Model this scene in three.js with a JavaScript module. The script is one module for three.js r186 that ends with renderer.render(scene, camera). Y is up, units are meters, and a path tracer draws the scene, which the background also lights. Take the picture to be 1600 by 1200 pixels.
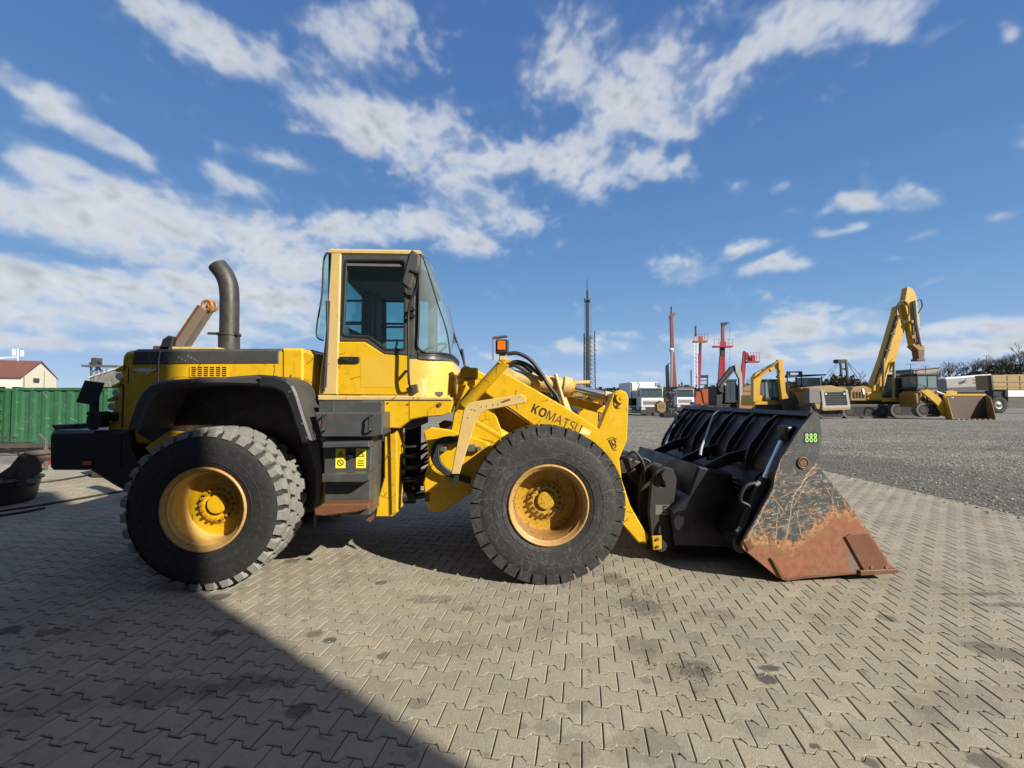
import * as THREE from 'three';
import { RoundedBoxGeometry } from 'three/addons/geometries/RoundedBoxGeometry.js';
import { FontLoader } from 'three/addons/loaders/FontLoader.js';
import { mergeGeometries, toCreasedNormals } from 'three/addons/utils/BufferGeometryUtils.js';

// ------------------------------------------------------------------ camera, sky, sun, exposure
const F = 650, CX = 800, CY = 600, EYE = 1.609, PITCH = Math.atan(20 / F);
const scene = new THREE.Scene();
const camera = new THREE.PerspectiveCamera(2 * Math.atan(600 / F) * 180 / Math.PI, 4 / 3, 0.05, 3000);
camera.position.set(0, EYE, 0);
camera.rotation.x = PITCH;
scene.add(camera);
const renderer = new THREE.WebGLRenderer({ antialias: true });
renderer.toneMapping = THREE.LinearToneMapping;
renderer.toneMappingExposure = 1.85;
renderer.shadowMap.enabled = true;
renderer.shadowMap.type = THREE.PCFSoftShadowMap;
renderer.setSize(1024, 768);

const SUN_DIR = new THREE.Vector3(0.822, 0.58, 0.5696).normalize();   // towards the sun
const sun = new THREE.DirectionalLight(new THREE.Color(1, 0.935, 0.81), 5.0);
sun.name = 'sun';
sun.position.copy(SUN_DIR).multiplyScalar(60);
sun.target.position.set(0, 0, 0);
sun.castShadow = true;
sun.shadow.mapSize.set(4096, 4096);
Object.assign(sun.shadow.camera, { left: -40, right: 40, top: 40, bottom: -40, near: 1, far: 160 });
sun.shadow.radius = 1;
scene.add(sun, sun.target);

// ------------------------------------------------------------------ random and noise
function rng(seed) { let a = seed >>> 0; return () => { a = (a + 0x6D2B79F5) | 0; let t = Math.imul(a ^ (a >>> 15), 1 | a); t = (t + Math.imul(t ^ (t >>> 7), 61 | t)) ^ t; return ((t ^ (t >>> 14)) >>> 0) / 4294967296; }; }
const PERM = (() => { const r = rng(7), p = Array.from({ length: 256 }, (_, i) => i); for (let i = 255; i > 0; i--) { const j = Math.floor(r() * (i + 1)); [p[i], p[j]] = [p[j], p[i]]; } return new Uint8Array([...p, ...p]); })();
const GX = new Float64Array(256), GY = new Float64Array(256); for (let i = 0; i < 256; i++) { GX[i] = Math.cos(i * 2.39996); GY[i] = Math.sin(i * 2.39996); }
function perlin(x, y, per = 256) {            // periodic gradient noise, about -0.7 .. 0.7
  const xi = Math.floor(x), yi = Math.floor(y), fx = x - xi, fy = y - yi;
  let x0 = xi % per, y0 = yi % per; if (x0 < 0) x0 += per; if (y0 < 0) y0 += per;
  let x1 = x0 + 1, y1 = y0 + 1; if (x1 >= per) x1 = 0; if (y1 >= per) y1 = 0;
  const pa = PERM[x0 & 255], pb = PERM[x1 & 255], q0 = y0 & 255, q1 = y1 & 255;
  const k0 = PERM[pa + q0], k1 = PERM[pb + q0], k2 = PERM[pa + q1], k3 = PERM[pb + q1];
  const u = fx * fx * fx * (fx * (fx * 6 - 15) + 10), v = fy * fy * fy * (fy * (fy * 6 - 15) + 10);
  const a = GX[k0] * fx + GY[k0] * fy, b = GX[k1] * (fx - 1) + GY[k1] * fy, c = GX[k2] * fx + GY[k2] * (fy - 1), d = GX[k3] * (fx - 1) + GY[k3] * (fy - 1);
  return a + u * (b - a) + v * (c - a + u * (a - b - c + d));
}
function fbm(x, y, oct, per = 256, gain = 0.5) { let s = 0, a = 1, n = 0; for (let o = 0; o < oct; o++) { s += a * perlin(x + o * 17.3 * 0, y, per); n += a; a *= gain; x *= 2; y *= 2; per *= 2; if (per > 256) per = 256; } return s / n; }
// ready-made tiles of noise, sampled with wrap: T8 has 8 cells and 6 octaves, T64 has 64 cells
function tile(n, fn) { const a = new Float32Array(n * n); for (let j = 0; j < n; j++) for (let i = 0; i < n; i++) a[j * n + i] = fn(i / n, j / n); a.n = n; return a; }
function smp(T, u, v) { const n = T.n, x = (u - Math.floor(u)) * n, y = (v - Math.floor(v)) * n; let i = x | 0, j = y | 0; const fx = x - i, fy = y - j; if (i >= n) i = 0; if (j >= n) j = 0; const i1 = i + 1 < n ? i + 1 : 0, j1 = j + 1 < n ? j + 1 : 0, a = T[j * n + i], b = T[j * n + i1], c = T[j1 * n + i], d = T[j1 * n + i1]; return a + (b - a) * fx + (c - a) * fy + (a - b - c + d) * fx * fy; }
const T8 = tile(512, (u, v) => fbm(u * 8, v * 8, 6, 8, 0.55)), T64 = tile(512, (u, v) => perlin(u * 64, v * 64, 64));
const clamp = (v, a = 0, b = 1) => Math.min(b, Math.max(a, v));
const smooth = (a, b, v) => { const t = clamp((v - a) / (b - a)); return t * t * (3 - 2 * t); };
const lerp = (a, b, t) => a + (b - a) * t;

// ------------------------------------------------------------------ sky: air and clouds
function pixelOf(dx, dy, dz) {                // world direction -> photograph pixel (directions in front only)
  const c = Math.cos(PITCH), s = Math.sin(PITCH);
  const y = dy * c + dz * s, z = -dy * s + dz * c;
  if (z > -0.12) return null;
  return [CX + F * dx / -z, CY - F * y / -z];
}
function buildSky() {
  const W = 2048, H = 1024, data = new Float32Array(W * H * 4);
  // clouds as soft ellipses in the sky: [x, y, rx, ry, turn in degrees, strength], placed by the direction in which the photograph shows them
  const CL = [
    [320, 50, 90, 34, 32, 0.9], [250, 5, 70, 26, 20, 0.65], [345, 75, 55, 26, 30, 0.7], [520, 30, 60, 30, 20, 0.75], [610, 22, 40, 36, 30, 0.7], [560, 85, 75, 30, 12, 0.7],
    [590, 188, 110, 42, 12, 1.05], [640, 205, 80, 34, 10, 1.0], [500, 150, 70, 40, 30, 0.6], [440, 115, 45, 22, 40, 0.5], [640, 240, 60, 20, 10, 0.7],
    [110, 180, 120, 26, 33, 0.7], [200, 235, 50, 16, 30, 0.45], [40, 140, 70, 26, 30, 0.65], [430, 248, 80, 16, 18, 0.6], [370, 285, 62, 18, 25, 0.85],
    [120, 285, 110, 34, 22, 0.8], [60, 250, 50, 20, 25, 0.6],
    [150, 340, 190, 40, 10, 1.15], [340, 362, 160, 42, 12, 1.2], [-60, 315, 160, 40, 6, 1.1], [430, 400, 90, 34, 18, 0.85], [250, 385, 160, 24, 10, 0.85],
    [60, 450, 160, 30, 6, 1.05], [240, 455, 170, 34, 6, 1.1], [420, 470, 100, 34, 8, 0.95], [120, 500, 220, 20, 3, 0.9], [360, 512, 130, 20, 4, 0.85], [60, 535, 160, 14, 0, 0.8], [260, 540, 120, 12, 2, 0.7], [-160, 460, 200, 60, 4, 1.0],
    [600, 355, 80, 26, -8, 0.95], [640, 345, 40, 20, -10, 0.8], [510, 345, 45, 22, 10, 0.65], [720, 262, 70, 24, -4, 0.8], [770, 250, 50, 22, -4, 0.7], [735, 318, 85, 34, 14, 0.95], [790, 340, 40, 22, 18, 0.8], [715, 370, 55, 22, 12, 0.75], [740, 395, 50, 14, 4, 0.45],
    [855, 105, 46, 60, 30, 0.95], [880, 128, 28, 22, 30, 0.7], [905, 40, 60, 60, 30, 0.4],
    [1000, 115, 60, 80, 28, 1.05], [985, 170, 46, 30, 20, 0.8], [1120, 110, 90, 44, -20, 0.68], [1100, 165, 62, 28, -32, 0.68], [1270, 30, 84, 50, -10, 1.0], [1200, 66, 60, 22, -30, 0.35], [1400, 10, 80, 30, -14, 1.0], [1150, 10, 100, 26, 0, 0.45], [1060, 205, 40, 18, 0, 0.75],
    [1400, 52, 40, 20, 0, 0.8], [1480, 45, 50, 10, -30, 0.45], [1590, 50, 20, 22, 0, 0.7],
    [925, 200, 34, 40, 30, 0.95], [890, 265, 70, 36, 20, 0.95], [915, 285, 40, 26, 30, 0.65], [1000, 255, 60, 26, 6, 0.65], [1045, 265, 40, 18, 0, 0.55],
    [1145, 288, 20, 14, -20, 0.45], [1205, 290, 26, 16, -20, 0.5], [1345, 322, 36, 12, -6, 0.85], [1330, 355, 34, 9, -14, 0.75], [1285, 362, 22, 10, 10, 0.55], [1285, 334, 18, 7, -20, 0.5], [1440, 308, 44, 17, -10, 0.95], [1560, 332, 38, 12, -14, 0.85], [1440, 366, 26, 7, -20, 0.5],
    [1068, 422, 50, 20, -6, 1.05], [1150, 390, 34, 14, -18, 0.75], [1190, 380, 46, 10, -12, 0.65], [1215, 416, 50, 14, -8, 0.8], [1265, 408, 22, 10, -4, 0.65], [1390, 402, 24, 8, 0, 0.35],
    [1180, 520, 90, 20, -3, 0.95], [1290, 508, 90, 22, -8, 1.15], [1345, 497, 46, 16, -6, 0.95], [1120, 545, 90, 16, 0, 0.7], [1310, 552, 110, 12, -3, 0.95], [1220, 560, 80, 12, 0, 0.7], [1545, 505, 100, 18, -4, 1.05], [1480, 545, 120, 16, -3, 1.0], [1600, 545, 90, 16, -2, 0.9], [1440, 520, 60, 10, 0, 0.65], [1700, 520, 120, 24, 0, 1.0],
    [945, 540, 46, 13, -4, 0.95], [885, 545, 34, 9, 0, 0.75], [988, 518, 22, 9, 0, 0.9], [1040, 528, 16, 8, 0, 0.5], [960, 585, 120, 10, 0, 0.5], [780, 560, 60, 8, 0, 0.6],
  ].map(([x, y, rx, ry, a, s]) => [x, y, rx, ry, Math.cos(a * Math.PI / 180), Math.sin(a * Math.PI / 180), s, Math.max(rx, ry) * 2.2]);
  // the same kind of clouds all round, where the photograph does not look
  const R = rng(91), OUT = [];
  for (let k = 0; k < 210; k++) {
    const az = R() * Math.PI * 2, el = Math.pow(R(), 1.3) * 1.45, big = 0.35 + R();
    OUT.push([Math.cos(el) * Math.sin(az), Math.sin(el), -Math.cos(el) * Math.cos(az), (0.05 + 0.09 * R()) * big, (0.25 + 0.3 * Math.sin(el)), 0.7 + 0.4 * R()]);
  }
  for (let j = 0; j < H; j++) {
    const el = ((j + 0.5) / H - 0.5) * Math.PI, y = Math.sin(el), ce = Math.cos(el), near = OUT.filter((o) => Math.abs(o[1] - y) < 0.36);
    for (let i = 0; i < W; i++) {
      const ph = ((i + 0.5) / W - 0.5) * 2 * Math.PI, x = Math.cos(ph) * ce, z = Math.sin(ph) * ce, k = (j * W + i) * 4;
      const up = Math.max(0, y), a1 = Math.exp(-up * 2.2), a2 = Math.exp(-up * 9);
      let r = 0.044 + 0.145 * a1 + 0.34 * a2, g = 0.088 + 0.395 * a1 + 0.18 * a2, b = 0.315 + 0.53 * a1;
      if (y > -0.02) {
        const q = 1 / (up + 0.16), nx = x * q, nz = z * q;
        const warp = smp(T8, nx * 0.19 + 0.31, nz * 0.19), sx = nx * 0.36 + warp * 0.1, sz = nz * 0.36 + warp * 0.06, qa = ph * 0.95 + warp * 0.12, qe = el * 1.5 - warp * 0.08, n = 0.50 * smp(T8, sx, sz) + 0.72 * smp(T8, qa, qe), fine = smp(T8, qa * 3.1 + 0.2, qe * 3.1 + 0.4), puff = 0.16 - Math.abs(smp(T8, qa * 1.9 + 0.7, qe * 1.9));
        let f = 0; const p = pixelOf(x, y, z);
        let wIn = p ? smooth(-260, -60, p[0]) * smooth(1860, 1660, p[0]) * smooth(-260, -60, p[1]) : 0;
        if (wIn > 0) {
          const wx = p[0] + 46 * warp + 26 * n, wy = p[1] + 30 * n;
          for (let m = 0; m < CL.length; m++) {
            const q = CL[m], dx = wx - q[0], dy = wy - q[1], far = q[7]; if (dx > far || dx < -far || dy > far || dy < -far) continue;
            const rx = q[2], ry = q[3], ca = q[4], sa = q[5], s = q[6];
            const u = (dx * ca + dy * sa) / rx, v = (-dx * sa + dy * ca) / ry, d = u * u + v * v;
            if (d < 6) { const e = s * Math.exp(-d * 1.05); f += e * wIn; }
          }
        }
        if (wIn < 1) for (let m = 0; m < near.length; m++) {
          const o = near[m], cx = o[0], cy = o[1], cz = o[2]; if (x * cx + y * cy + z * cz < 0.93) continue;
          const rr = o[3], fl2 = o[4], s = o[5];
          const dy = (y - cy) / (rr * fl2), dh = ((x - cx) ** 2 + (z - cz) ** 2) / (rr * rr), d = dy * dy + dh;
          if (d < 6) { const e = s * Math.exp(-d); f += e * (1 - wIn); }
        }
        const shape = 0.95 * (1 - Math.exp(-1.3 * f)) - 0.405 + 1.15 * n + 0.55 * fine + 0.85 * puff;
        const a = smooth(-0.05, 0.60, shape) * (0.93 - 0.12 * smooth(0.3, 0.9, up)) * smooth(-0.015, 0.03, y);
        const veil = 0.20 * smooth(0.10, 0.7, f + 0.8 * n + 0.6 * fine);
        const under = f > 0.05 ? clamp(1.15 * shape - 0.30 + 0.9 * fine + 0.5 * n, 0, 1) : 0;
        const top = [0.76, 0.79, 0.83], bot = [0.35, 0.40, 0.47], t = under * 0.75;
        const A = clamp(a + veil * (1 - a));
        r = lerp(r, lerp(top[0], bot[0], t), A); g = lerp(g, lerp(top[1], bot[1], t), A); b = lerp(b, lerp(top[2], bot[2], t), A);
      } else { r = 0.16; g = 0.155; b = 0.14; }
      data[k] = r / 1.85; data[k + 1] = g / 1.85; data[k + 2] = b / 1.85; data[k + 3] = 1;
    }
  }
  const t = new THREE.DataTexture(data, W, H, THREE.RGBAFormat, THREE.FloatType);
  t.mapping = THREE.EquirectangularReflectionMapping; t.magFilter = t.minFilter = THREE.LinearFilter; t.wrapS = THREE.RepeatWrapping; t.needsUpdate = true;
  scene.background = t; scene.environment = t;
}
buildSky();

// ------------------------------------------------------------------ pixels to places
function rayOf(px, py) { const u = (px - CX) / F, v = (CY - py) / F, c = Math.cos(PITCH), s = Math.sin(PITCH); return new THREE.Vector3(u, v * c + s, v * s - c); }
const slopeY = (D) => -0.019 * clamp(D - 14, 0, 60);                     // the gravel yard falls gently away
function groundAt(px, py) { const d = rayOf(px, py); let D = 20; for (let k = 0; k < 60; k++) { const y = slopeY(D); const t = (EYE - y) / -d.y; D = lerp(D, clamp(-d.z * t, 1, 400), 0.5); } const t = D / -d.z; return new THREE.Vector3(d.x * t, slopeY(D), -D); }

// ------------------------------------------------------------------ textures and materials
const SRGB8 = new Uint8Array(4096).map((_, i) => { const v = (i + 0.5) / 4096; return Math.round(255 * (v <= 0.0031308 ? v * 12.92 : 1.055 * Math.pow(v, 1 / 2.4) - 0.055)); });
function tex(size, fn, { srgb = false, metres = 1, h = size } = {}) {
  const d = new Uint8Array(size * h * 4), s = (v) => srgb ? SRGB8[v <= 0 ? 0 : v >= 1 ? 4095 : (v * 4095) | 0] : clamp(Math.round(v * 255), 0, 255);
  for (let j = 0; j < h; j++) for (let i = 0; i < size; i++) { const c = fn(i / size, j / h, i, j), k = (j * size + i) * 4; d[k] = s(c[0]); d[k + 1] = s(c[1]); d[k + 2] = s(c[2]); d[k + 3] = 255; }
  const t = new THREE.DataTexture(d, size, h, THREE.RGBAFormat);
  t.wrapS = t.wrapT = THREE.RepeatWrapping; t.magFilter = THREE.LinearFilter; t.minFilter = THREE.LinearMipmapLinearFilter; t.generateMipmaps = true;
  if (srgb) t.colorSpace = THREE.SRGBColorSpace;
  t.repeat.set(1 / metres, 1 / metres); t.needsUpdate = true; return t;
}
const mix3 = (a, b, t) => [lerp(a[0], b[0], t), lerp(a[1], b[1], t), lerp(a[2], b[2], t)];
// paint with grime, chips and rust in the given amounts
function paintMap(base, { rust = 0.1, grime = 0.3, fade = 0.2, metres = 2, size = 512, seed = 0, grimeC = [0.12, 0.10, 0.07], rustC = [0.19, 0.065, 0.022], scratch = 0 } = {}) {
  const R = rng(seed + 5), lines = [];
  for (let k = 0; k < scratch; k++) lines.push([R(), R(), R() * 6.28, 0.015 + R() * 0.10, 0.0016 + R() * 0.0026, R()]);
  const marks = new Float32Array(size * size);
  for (const [x, y, a, len, w, s] of lines) { const n = Math.ceil(len * size * 2); for (let q = 0; q < n; q++) { const t = q / n, bx = (x + Math.cos(a + 0.4 * t) * len * t) * size, by = (y + Math.sin(a + 0.4 * t) * len * t) * size, ww = Math.max(0.7, w * size); for (let oy = -2; oy <= 2; oy++) for (let ox = -2; ox <= 2; ox++) if (ox * ox + oy * oy <= ww * ww) { const ii = ((Math.round(bx + ox) % size) + size) % size, jj = ((Math.round(by + oy) % size) + size) % size; marks[jj * size + ii] = 0.4 + 0.6 * s; } } }
  return tex(size, (u, v, i, j) => {
    const o = seed * 3.7, big = smp(T8, u + o, v), mid = smp(T8, u * 2, v * 2 + o), fin = smp(T64, u, v + o), fin2 = smp(T64, u * 2 + o, v * 2);
    let c = base.map((b) => b * (1 + 0.10 * big + 0.06 * mid + 0.05 * fin2));
    c = mix3(c, base.map((b) => b * 0.65 + 0.22), fade * smooth(0.0, 0.5, big + 0.3 * mid));
    c = mix3(c, grimeC, grime * smooth(-0.05, 0.45, mid + 0.5 * fin * 0.6));
    c = mix3(c, grimeC, grime * 1.3 * smooth(0.12, 0.42, smp(T8, u * 6 + o, v * 0.5 + 0.2 * big)) * smooth(-0.3, 0.2, big));
    c = mix3(c, rustC, clamp(smooth(0.62 - rust, 0.70 - rust, mid * 0.7 + fin * 0.45 + big * 0.35 + 0.1)));
    c = mix3(c, rustC, marks[j * size + i] * 0.85);
    return [c[0] * 0.62, c[1] * 0.62, c[2] * 0.62];
  }, { srgb: true, metres });
}
const fineBump = tex(256, (u, v) => { const n = 0.5 + 0.5 * (0.6 * perlin(u * 32, v * 32, 32) + 0.5 * perlin(u * 90, v * 90, 90)); return [n, n, n]; }, { metres: 0.35 });
const roughVar = tex(256, (u, v) => { const n = 0.62 + 0.5 * smp(T8, u, v); return [n, n, n]; }, { metres: 1.1 });
const grimeMap = tex(512, (u, v) => { const b = smp(T8, u, v), m = smp(T8, u * 3, v * 3 + 0.3); const s = clamp(0.86 + 0.22 * b + 0.12 * m, 0.4, 1); return [s, s * 0.985, s * 0.96]; }, { srgb: true, metres: 2.3 });
const C = (r, g, b) => new THREE.Color().setRGB(r, g, b);
const std = (name, o) => { const m = new THREE.MeshStandardMaterial(o); m.name = name; return m; };
const phy = (name, o) => { const m = new THREE.MeshPhysicalMaterial(o); m.name = name; return m; };
const painted = (name, map, rough = 0.5, extra = {}) => std(name, { map, roughness: rough, roughnessMap: roughVar, bumpMap: fineBump, bumpScale: 0.0006, ...extra });
const plain = (name, r, g, b, rough = 0.6, extra = {}) => std(name, { color: C(r * 0.68, g * 0.68, b * 0.68), map: grimeMap, roughness: rough, ...extra });
const M = {
  yellow: painted('yellow paint', paintMap([0.92, 0.55, 0.012], { rust: 0.105, grime: 0.26, fade: 0.04, scratch: 60, seed: 1, size: 1024, grimeC: [0.30, 0.15, 0.02], metres: 1.7 }), 0.6),
  yellowWorn: painted('worn yellow paint', paintMap([0.80, 0.46, 0.014], { rust: 0.20, grime: 0.25, fade: 0.12, scratch: 60, seed: 2, metres: 1.1 }), 0.68),
  cream: painted('faded cream yellow paint', paintMap([0.80, 0.57, 0.22], { rust: 0.10, grime: 0.12, fade: 0.12, scratch: 40, seed: 3, metres: 1.3 }), 0.65),
  rimYellow: painted('rusty rim paint', paintMap([0.72, 0.42, 0.03], { rust: 0.34, grime: 0.35, fade: 0.05, seed: 4, metres: 0.42, rustC: [0.085, 0.03, 0.012], grimeC: [.12, .06, .02] }), 0.8),
  rimRust: painted('rusty rim flange', paintMap([0.62, 0.36, 0.11], { rust: 0.30, grime: 0.35, fade: 0.15, seed: 5, metres: 0.5, rustC: [0.10, 0.04, 0.018] }), 0.85),
  grey: painted('dark grey paint', paintMap([0.085, 0.09, 0.088], { rust: 0.05, grime: 0.25, fade: 0.16, scratch: 60, seed: 6, metres: 1.4, grimeC: [0.14, 0.125, 0.10] }), 0.6),
  greyBand: painted('grey hood band', paintMap([0.075, 0.075, 0.072], { rust: 0.02, grime: 0.35, fade: 0.2, scratch: 30, seed: 7, metres: 1.6, grimeC: [0.11, 0.10, 0.085] }), 0.7),
  plastic: plain('black plastic', 0.022, 0.023, 0.025, 0.5, { bumpMap: fineBump, bumpScale: 0.0008 }),
  plasticGrey: plain('weathered grey plastic', 0.075, 0.075, 0.074, 0.6, { bumpMap: fineBump, bumpScale: 0.0008 }),
  black: plain('black steel', 0.012, 0.0125, 0.014, 0.72, { roughnessMap: roughVar }),
  rubber: std('rubber hose', { color: C(0.012, 0.012, 0.013), roughness: 0.55 }),
  chrome: std('chrome rod', { color: C(0.75, 0.75, 0.76), metalness: 1, roughness: 0.18 }),
  steel: plain('bare steel', 0.45, 0.44, 0.42, 0.45, { metalness: 0.8 }),
  rust: painted('rust', paintMap([0.22, 0.085, 0.035], { rust: 0.25, grime: 0.3, fade: 0.15, seed: 9, metres: 0.8, rustC: [0.11, 0.04, 0.02] }), 0.9),
  exhaust: painted('burnt exhaust steel', paintMap([0.05, 0.044, 0.040], { rust: 0.22, grime: 0.3, fade: 0.1, seed: 10, metres: 0.9, rustC: [0.085, 0.042, 0.028] }), 0.8),
  glass: phy('tinted glass', { color: C(0.72, 0.88, 0.86), roughness: 0.03, transmission: 1, thickness: 0, ior: 1.5 }),
  clearGlass: phy('dusty windscreen glass', { color: C(0.72, 0.90, 0.92), map: tex(256, (u, v) => { const s = 0.88 + 0.22 * smp(T8, u, v); return [s, s, s]; }, { srgb: true, metres: 1.2 }), roughness: 0.04, transmission: 0.87, thickness: 0, ior: 1.5 }),
  orange: phy('orange lens', { color: C(0.75, 0.13, 0.01), roughness: 0.25 }),
  lamp: phy('lamp lens', { color: C(0.75, 0.75, 0.72), roughness: 0.15, metalness: 0.4 }),
  white: plain('white paint', 1.08, 1.08, 1.05, 0.5),
  dark: plain('grey interior trim', 0.17, 0.17, 0.175, 0.8),
  sticker: std('yellow sticker', { color: C(0.78, 0.62, 0.04), roughness: 0.5 }),
  ink: std('black ink', { color: C(0.012, 0.012, 0.012), roughness: 0.6 }),
};

// ------------------------------------------------------------------ geometry helpers
function norm(g) {                       // position, normal and uv in metres only, not indexed
  if (g.index) g = g.toNonIndexed();
  for (const k of Object.keys(g.attributes)) if (!['position', 'normal'].includes(k)) g.deleteAttribute(k);
  g.morphAttributes = {}; g.groups = [];
  if (!g.attributes.normal) g.computeVertexNormals();
  return g;
}
function uvBox(g) {
  const p = g.attributes.position, n = p.count, uv = new Float32Array(n * 2), a = new THREE.Vector3(), b = new THREE.Vector3(), c = new THREE.Vector3();
  for (let i = 0; i < n; i += 3) {
    a.fromBufferAttribute(p, i); b.fromBufferAttribute(p, i + 1); c.fromBufferAttribute(p, i + 2);
    const nx = Math.abs((b.y - a.y) * (c.z - a.z) - (b.z - a.z) * (c.y - a.y)), ny = Math.abs((b.z - a.z) * (c.x - a.x) - (b.x - a.x) * (c.z - a.z)), nz = Math.abs((b.x - a.x) * (c.y - a.y) - (b.y - a.y) * (c.x - a.x));
    [a, b, c].forEach((v, k) => { const o = (i + k) * 2; if (nz >= nx && nz >= ny) { uv[o] = v.x; uv[o + 1] = v.y; } else if (nx >= ny) { uv[o] = v.z; uv[o + 1] = v.y; } else { uv[o] = v.x; uv[o + 1] = v.z; } });
  }
  g.setAttribute('uv', new THREE.BufferAttribute(uv, 2)); return g;
}
const taken = new Map();
function numbered(name) { const k = taken.get(name) ?? 0; taken.set(name, k + 1); return k ? name + '_' + String(k).padStart(3, '0') : name; }
function mesh(name, geos, mat, parent) {
  const g = uvBox(mergeGeometries((Array.isArray(geos) ? geos.flat(3) : [geos]).map(norm), false));
  const m = new THREE.Mesh(g, mat); m.name = name; m.castShadow = m.receiveShadow = true; parent.add(m); return m;
}
const v3 = (a) => a.isVector3 ? a : new THREE.Vector3(...a);
function box(x0, y0, z0, x1, y1, z1, r = 0) {
  const w = Math.abs(x1 - x0), h = Math.abs(y1 - y0), d = Math.abs(z1 - z0);
  const rr = Math.min(r, w * 0.45, h * 0.45, d * 0.45);
  const g = rr > 0.0005 ? new RoundedBoxGeometry(w, h, d, 1, rr) : new THREE.BoxGeometry(w, h, d);
  return norm(g).translate((x0 + x1) / 2, (y0 + y1) / 2, (z0 + z1) / 2);
}
function extrude(pts, z0, z1, bevel = 0, holes = []) {       // polygon in x,y between z0 < z1
  const s = new THREE.Shape(pts.map((p) => new THREE.Vector2(p[0], p[1])));
  for (const h of holes) s.holes.push(new THREE.Path(h.map((p) => new THREE.Vector2(p[0], p[1]))));
  const b = Math.min(bevel, (z1 - z0) * 0.45);
  const g = new THREE.ExtrudeGeometry(s, { depth: z1 - z0 - 2 * b, bevelEnabled: b > 0, bevelSize: b, bevelThickness: b, bevelOffset: -b, bevelSegments: 1, curveSegments: 10 });
  return norm(g).translate(0, 0, z0 + b);
}
function rod(a, b, r, r2 = r, seg = 14) {
  a = v3(a); b = v3(b); const d = b.clone().sub(a), l = d.length();
  const g = norm(new THREE.CylinderGeometry(r2, r, l, seg));
  g.applyQuaternion(new THREE.Quaternion().setFromUnitVectors(new THREE.Vector3(0, 1, 0), d.normalize())); g.translate((a.x + b.x) / 2, (a.y + b.y) / 2, (a.z + b.z) / 2); return g;
}
function bar(a, b, w, h, r = 0, up = [0, 0, 1]) {            // box from a to b, w across, h along `up`
  a = v3(a); b = v3(b); const d = b.clone().sub(a), l = d.length(); d.normalize();
  const z = v3(up).clone().addScaledVector(d, -v3(up).dot(d)).normalize(), x = new THREE.Vector3().crossVectors(d, z);
  const g = box(-w / 2, -l / 2, -h / 2, w / 2, l / 2, h / 2, r);
  g.applyMatrix4(new THREE.Matrix4().makeBasis(x, d, z)); g.translate((a.x + b.x) / 2, (a.y + b.y) / 2, (a.z + b.z) / 2); return g;
}
function hose(pts, r, n = 28, seg = 8) { return norm(new THREE.TubeGeometry(new THREE.CatmullRomCurve3(pts.map(v3)), n, r, seg, false)); }
function disc(x, y, z0, z1, r, seg = 28) { return rod([x, y, z0], [x, y, z1], r, r, seg); }
function lathe(prof, axis = 'z', seg = 48) {                 // [[radius, along]...]
  const g = norm(new THREE.LatheGeometry(prof.map(([r, y]) => new THREE.Vector2(r, y)), seg)); if (axis === 'z') g.rotateX(Math.PI / 2); if (axis === 'x') g.rotateZ(-Math.PI / 2); return g;
}
function ringPts(cx, cy, r, n, a0 = 0, a1 = Math.PI * 2) { const o = []; for (let i = 0; i < n; i++) { const a = a0 + (a1 - a0) * i / (a1 - a0 >= 6.28 ? n : n - 1); o.push([cx + r * Math.cos(a), cy + r * Math.sin(a)]); } return o; }

// a thing: a Group at its base; P(px, py, c) puts a photograph pixel on the thing's own plane z = c
class Thing {
  constructor(name, label, category, { at = [0, 0, 0], turn = 0, group } = {}) {
    const g = this.g = new THREE.Group(); g.name = numbered(name); g.userData = { label, category }; if (group) g.userData.group = group;
    g.position.set(...(at.isVector3 ? at.toArray() : at)); g.rotation.y = turn; scene.add(g); g.updateMatrixWorld(); this.inv = g.matrixWorld.clone().invert();
    this.o = new THREE.Vector3(0, EYE, 0).applyMatrix4(this.inv);
  }
  P(px, py, c = 0) { const d = rayOf(px, py).transformDirection(this.inv), t = (c - this.o.z) / d.z; return new THREE.Vector3(this.o.x + d.x * t, this.o.y + d.y * t, c); }
  PY(px, py, y) { const d = rayOf(px, py).transformDirection(this.inv), t = (y - this.o.y) / d.y; return new THREE.Vector3(this.o.x + d.x * t, y, this.o.z + d.z * t); }
  poly(pts, c) { return pts.map(([x, y]) => { const p = this.P(x, y, c); return [p.x, p.y]; }); }
  add(name, geos, mat, parent = this.g) { return mesh(name, geos, mat, parent); }
  each(name, geos, mat, parent = this.g) { return geos.map((g) => mesh(name, g, mat, parent)); }
  ext(name, pts, c, thick, mat, { bevel = 0.006, parent = this.g, holes = [] } = {}) { return this.add(name, extrude(this.poly(pts, c), c - thick, c, bevel, holes.map((h) => this.poly(h, c))), mat, parent); }
  exg(pts, c, thick, bevel = 0.006, holes = []) { return extrude(this.poly(pts, c), c - thick, c, bevel, holes.map((h) => this.poly(h, c))); }
  bx(x0, y0, x1, y1, c, thick, r = 0.006) { const a = this.P(x0, y0, c), b = this.P(x1, y1, c); return box(a.x, a.y, c - thick, b.x, b.y, c, r); }
  sub(name, parent = this.g) { const g = new THREE.Group(); g.name = name; parent.add(g); return g; }
}
function setting(m, kind = 'structure', label, category) { m.userData.kind = kind; if (label) m.userData.label = label; if (category) m.userData.category = category; return m; }
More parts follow.
